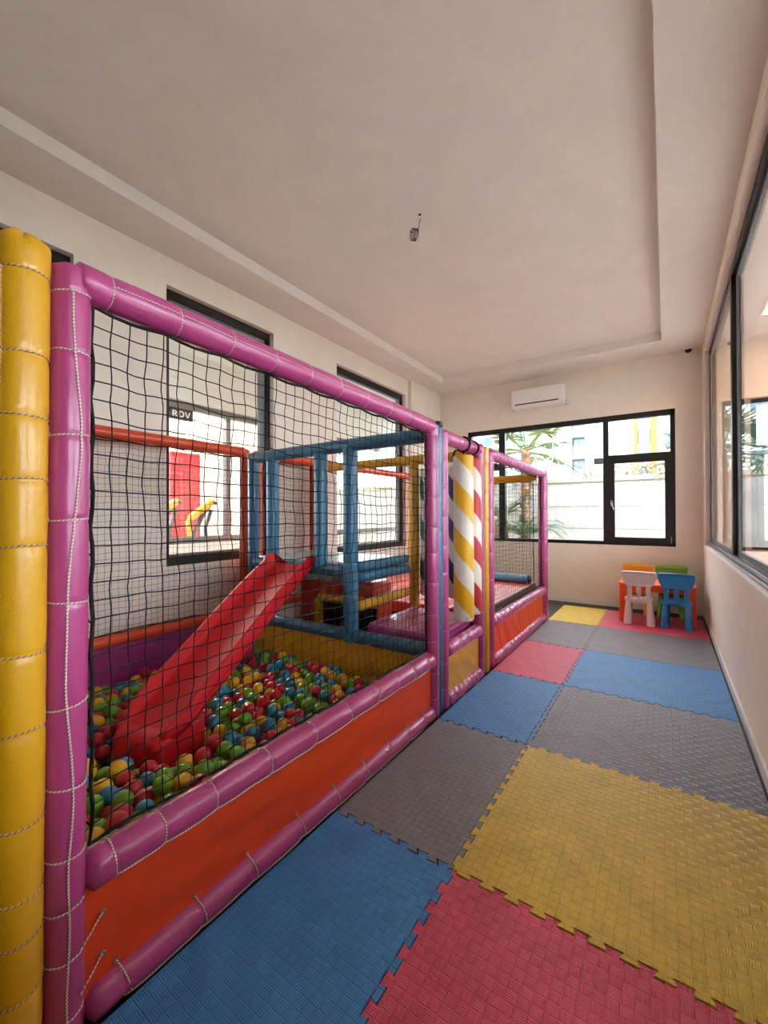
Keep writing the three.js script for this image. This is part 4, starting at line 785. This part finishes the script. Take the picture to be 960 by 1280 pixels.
function palm(label, x, d, trunkTop, rad, nLeaf, reach, mats) {
  const t = thing('palm_tree', label, 'palm tree', null, 'palms outside the windows'), bark = std(0xb58a68, { roughness: 0.95, map: rep(texMottle, 2), bumpMap: rep(texNoise, 4), bumpScale: 0.01 });
  const prof = []; for (let i = 0; i <= 40; i++) { const y = lerp(-0.14, trunkTop, i / 40); prof.push(new THREE.Vector2(rad * (1 + 0.12 * (i % 2) + 0.1 * noise(y * 4)), y)); } prof.push(new THREE.Vector2(0.001, trunkTop + 0.04));
  const g = new THREE.LatheGeometry(prof, 14); g.translate(x, 0, -d); new MB().add(g).build('trunk', bark, t);
  const boots = []; for (let i = 0; i < 130; i++) { const y = rr(0.3, trunkTop), a = rr(0, 6.283), c = Math.cos(a), s = Math.sin(a), A = V(x + c * rad * 0.9, y, d + s * rad * 0.9), B = V(x + c * (rad + rr(0.04, 0.11)), y + rr(0.08, 0.2), d + s * (rad + rr(0.04, 0.11))); blade(boots, A, B, 0.035, new THREE.Vector3(c, 0.4, -s)); }
  triMesh('leaf_bases', boots, bark, t);
  for (let k = 0; k < nLeaf; k++) {                                   // fan leaves
    const a = k / nLeaf * 6.283 * 2.618, el = lerp(-0.35, 1.2, (k * 0.618) % 1), dir = new THREE.Vector3(Math.cos(a) * Math.cos(el), Math.sin(el), Math.sin(a) * Math.cos(el)), A = V(x, trunkTop, d), st = reach * 0.5, P = A.clone().addScaledVector(dir, st), side = new THREE.Vector3(-Math.sin(a), 0, Math.cos(a)), tris = [], nrm = new THREE.Vector3().crossVectors(side, dir);
    for (let j = -9; j <= 9; j++) { const q = j / 9 * 1.75, l = reach * 0.62 * (0.75 + 0.25 * Math.cos(q)), e = P.clone().addScaledVector(dir, Math.cos(q) * l).addScaledVector(side, Math.sin(q) * l); e.y -= 0.18 * l * (1 + rnd() * 0.7); blade(tris, P, e, 0.017, nrm); }
    const f = triMesh('fan_leaf', tris, mats[k % mats.length], t); new MB().tube([A, A.clone().lerp(P, 0.5), P], 0.012, 5).build('stalk', leafYellow, f);
  }
  rebase(t, V(x, -0.14, d)); return t;
}
palm('palm tree with shaggy brown trunk outside the far window', -2.45, 9.0, 2.66, 0.088, 34, 1.15, [leafGreen, leafYellow, leafYellow]);
palm('green palm outside beside the right window edge', 0.76, 9.0, 2.3, 0.1, 24, 1.1, [leafGreen, leafDark]);
function cycad(label, x, d, y, n, len, rise, droop) {
  const t = thing('cycad', label, 'plant', null, 'low palms outside the far window');
  const p = new THREE.LatheGeometry([[0.001, -0.14], [0.16, -0.14], [0.17, y * 0.5], [0.13, y], [0.001, y + 0.05]].map((q) => new THREE.Vector2(...q)), 14); p.translate(x, 0, -d); new MB().add(p).build('trunk', std(0x7b6248, { roughness: 0.95 }), t);
  for (let k = 0; k < n; k++) pinnate(t, V(x, y, d), k / n * 6.283 + rr(-0.15, 0.15), len * rr(0.8, 1.1), rise * rr(0.6, 1.3), droop * rr(0.8, 1.1), k % 3 ? leafDark : leafGreen);
  rebase(t, V(x, -0.14, d));
}
cycad('low cycad with arching feathery fronds at the palm foot', -2.3, 8.35, 0.86, 24, 0.95, 0.8, 0.75);
cycad('taller green cycad left of the palm trunk outside', -2.95, 8.9, 1.2, 20, 0.95, 0.95, 0.75);
function shrub(label, x, d, y, w, h, mat, n) {
  const t = thing('shrub', label, 'shrub', null, 'shrubs behind the boundary wall'), tris = [], st = new MB();
  for (let i = 0; i < n; i++) { const a = rr(0, 6.283), q = Math.sqrt(rnd()), c = V(x + Math.cos(a) * q * w, y + rnd() * h, d + Math.sin(a) * q * w * 0.5), e = c.clone().add(new THREE.Vector3(rr(-1, 1), rr(-0.4, 1), rr(-1, 1)).normalize().multiplyScalar(rr(0.06, 0.13))); blade(tris, c, e, 0.022, new THREE.Vector3(rr(-1, 1), 1, rr(-1, 1)).normalize()); }
  triMesh('foliage', tris, mat, t);
  for (let i = 0; i < 7; i++) st.tube([V(x + rr(-0.1, 0.1), -0.14, d), V(x + rr(-0.3, 0.3) * w, y * 0.6, d), V(x + rr(-0.9, 0.9) * w, y + h * rr(0.4, 0.9), d + rr(-0.2, 0.2))], 0.012, 5);
  st.build('stems', std(0x6a5038, { roughness: 0.9 }), t); rebase(t, V(x, -0.14, d));
}
shrub('dry yellowish shrub showing over the boundary wall by the window post', -1.05, 11.2, 2.05, 0.75, 0.42, leafDry, 520);
shrub('dry shrub over the boundary wall behind the right sash', -0.1, 11.2, 2.05, 0.7, 0.4, leafDry, 520);
shrub('green shrub over the boundary wall seen through the partition', 2.2, 12.4, 2.0, 1.5, 1.1, leafGreen, 1500);

// apartment buildings
const bWhite = std(0xd9dcdd, { roughness: 0.85 }), bGlass = std(0x6b7f98, { roughness: 0.2 }), bGrey = std(0x7d7f86, { roughness: 0.7 }), bOrange = std(0xc96f30, { roughness: 0.8 }), bBlue = std(0x5f7aa0, { roughness: 0.6 }), bTeal = std(0x4699b3, { roughness: 0.2 });
function pane(parent, x0, x1, y0, y1, d, mat = bGlass) { const f = new MB().box(x0 - 0.06, x1 + 0.06, y0 - 0.06, y1 + 0.06, d - 0.06, d + 0.1).build('window', bGrey, parent); new MB().box(x0, (x0 + x1) / 2 - 0.03, y0, y1, d - 0.1, d - 0.05).build('pane', mat, f); new MB().box((x0 + x1) / 2 + 0.03, x1, y0, y1, d - 0.1, d - 0.05).build('pane', mat, f); }
{
  const t = thing('apartment_building', 'white apartment block with grey balconies beside the orange block', 'building'), D = 40;
  new MB().box(-5.8, -2.14, -0.14, 16, D, D + 9).build('wall', bWhite, t); new MB().box(-7.0, -5.8, -0.14, 16, D + 1.1, D + 9).build('recess_wall', bGrey, t); new MB().box(-8.2, -7.0, -0.14, 16, D + 0.6, D + 9).build('wall', bWhite, t);
  for (let k = 0; k < 7; k++) { const y = 0.35 + k * 1.97; const b = new MB().box(-7.0, -5.8, y, y + 0.42, D - 0.35, D + 1.1).build('balcony', bWhite, t), r = new MB(); for (let i = 0; i <= 8; i++) r.box(-6.98 + i * 0.145, -6.95 + i * 0.145, y + 0.42, y + 0.85, D - 0.33, D - 0.3); r.box(-7.0, -5.8, y + 0.85, y + 0.89, D - 0.34, D - 0.29); r.build('railing', bGrey, b); pane(t, -6.8, -6.0, y + 0.55, y + 1.75, D + 1.0); pane(t, -3.89, -3.48, y + 1.05, y + 1.95, D); }
  for (let k = 1; k < 8; k++) new MB().box(-5.8, -2.14, k * 1.97 + 0.12, k * 1.97 + 0.17, D - 0.04, D + 0.1).build('string_course', bWhite, t);
  rebase(t, V(-5, -0.14, D));
  const o = thing('apartment_building', 'apartment block with orange bands and grey window bays', 'building');
  new MB().box(-2.14, -0.54, -0.14, 16, D + 0.2, D + 8).build('wall', bOrange, o); new MB().box(-2.14, -1.86, -0.14, 16, D - 0.1, D + 0.2).build('pier', bOrange, o); new MB().box(-0.97, -0.54, -0.14, 16, D - 0.1, D + 0.2).build('pier', bOrange, o); new MB().box(-0.54, 9, -0.14, 16, D + 0.1, D + 8).build('wall', bWhite, o);
  for (let k = 0; k < 7; k++) { const y = 0.25 + k * 1.97; new MB().box(-1.86, -0.97, y, y + 0.95, D + 0.02, D + 0.2).build('spandrel', bBlue, o); pane(o, -1.76, -1.07, y + 1.02, y + 1.9, D + 0.1); const b = new MB().box(-0.2, 1.2, y, y + 0.25, D - 0.8, D + 0.1).build('balcony', bWhite, o), r = new MB(); for (let i = 0; i <= 9; i++) r.box(-0.19 + i * 0.15, -0.16 + i * 0.15, y + 0.25, y + 0.7, D - 0.78, D - 0.75); r.box(-0.2, 1.2, y + 0.7, y + 0.74, D - 0.79, D - 0.74); r.build('railing', bGrey, b); pane(o, -0.02, 0.7, y + 0.5, y + 1.6, D + 0.02); pane(o, 2.4, 3.4, y + 0.7, y + 1.6, D); pane(o, 5.2, 6.2, y + 0.7, y + 1.6, D); }
  rebase(o, V(2, -0.14, D));
  const w = thing('apartment_tower', 'distant white tower with stacked balconies and blue roof', 'building'), E2 = 150;
  new MB().box(-34, -27.1, -0.14, 28, E2, E2 + 12).build('wall', bWhite, w); new MB().box(-36.9, -34, -0.14, 27, E2 + 1.5, E2 + 12).build('recess_wall', bGrey, w); new MB().box(-27.1, -25.9, -0.14, 26, E2 + 1.5, E2 + 12).build('wall', bWhite, w);
  new MB().box(-33.2, -28.4, 28, 29.6, E2 + 0.5, E2 + 9).build('roof_storey', bBlue, w); new MB().box(-34.6, -26.4, 28, 28.25, E2 - 0.6, E2 + 12).build('roof_edge', bWhite, w);
  for (let k = 0; k < 10; k++) { const y = 0.8 + k * 2.6; new MB().box(-37, -34, y, y + 1.0, E2 - 0.6, E2 + 1.5).build('balcony', bWhite, w); for (const x of [-31.6, -29.1]) pane(w, x, x + 0.7, y + 0.8, y + 2.0, E2); }
  rebase(w, V(-31, -0.14, E2));
  const l = thing('glass_building', 'pale building with teal glass panes behind the palm', 'building'), G = 70;
  new MB().box(-36, -18.2, -0.14, 22, G, G + 10).build('wall', bWhite, l);
  for (let k = 0; k < 7; k++) for (const [x, w2] of [[-23.4, 1.4], [-20.3, 1.0], [-26.5, 1.6], [-29.6, 1.6]]) pane(l, x, x + w2, 0.9 + k * 2.9, 2.9 + k * 2.9, G, bTeal);
  rebase(l, V(-27, -0.14, G));
}

renderer.render(scene, camera);
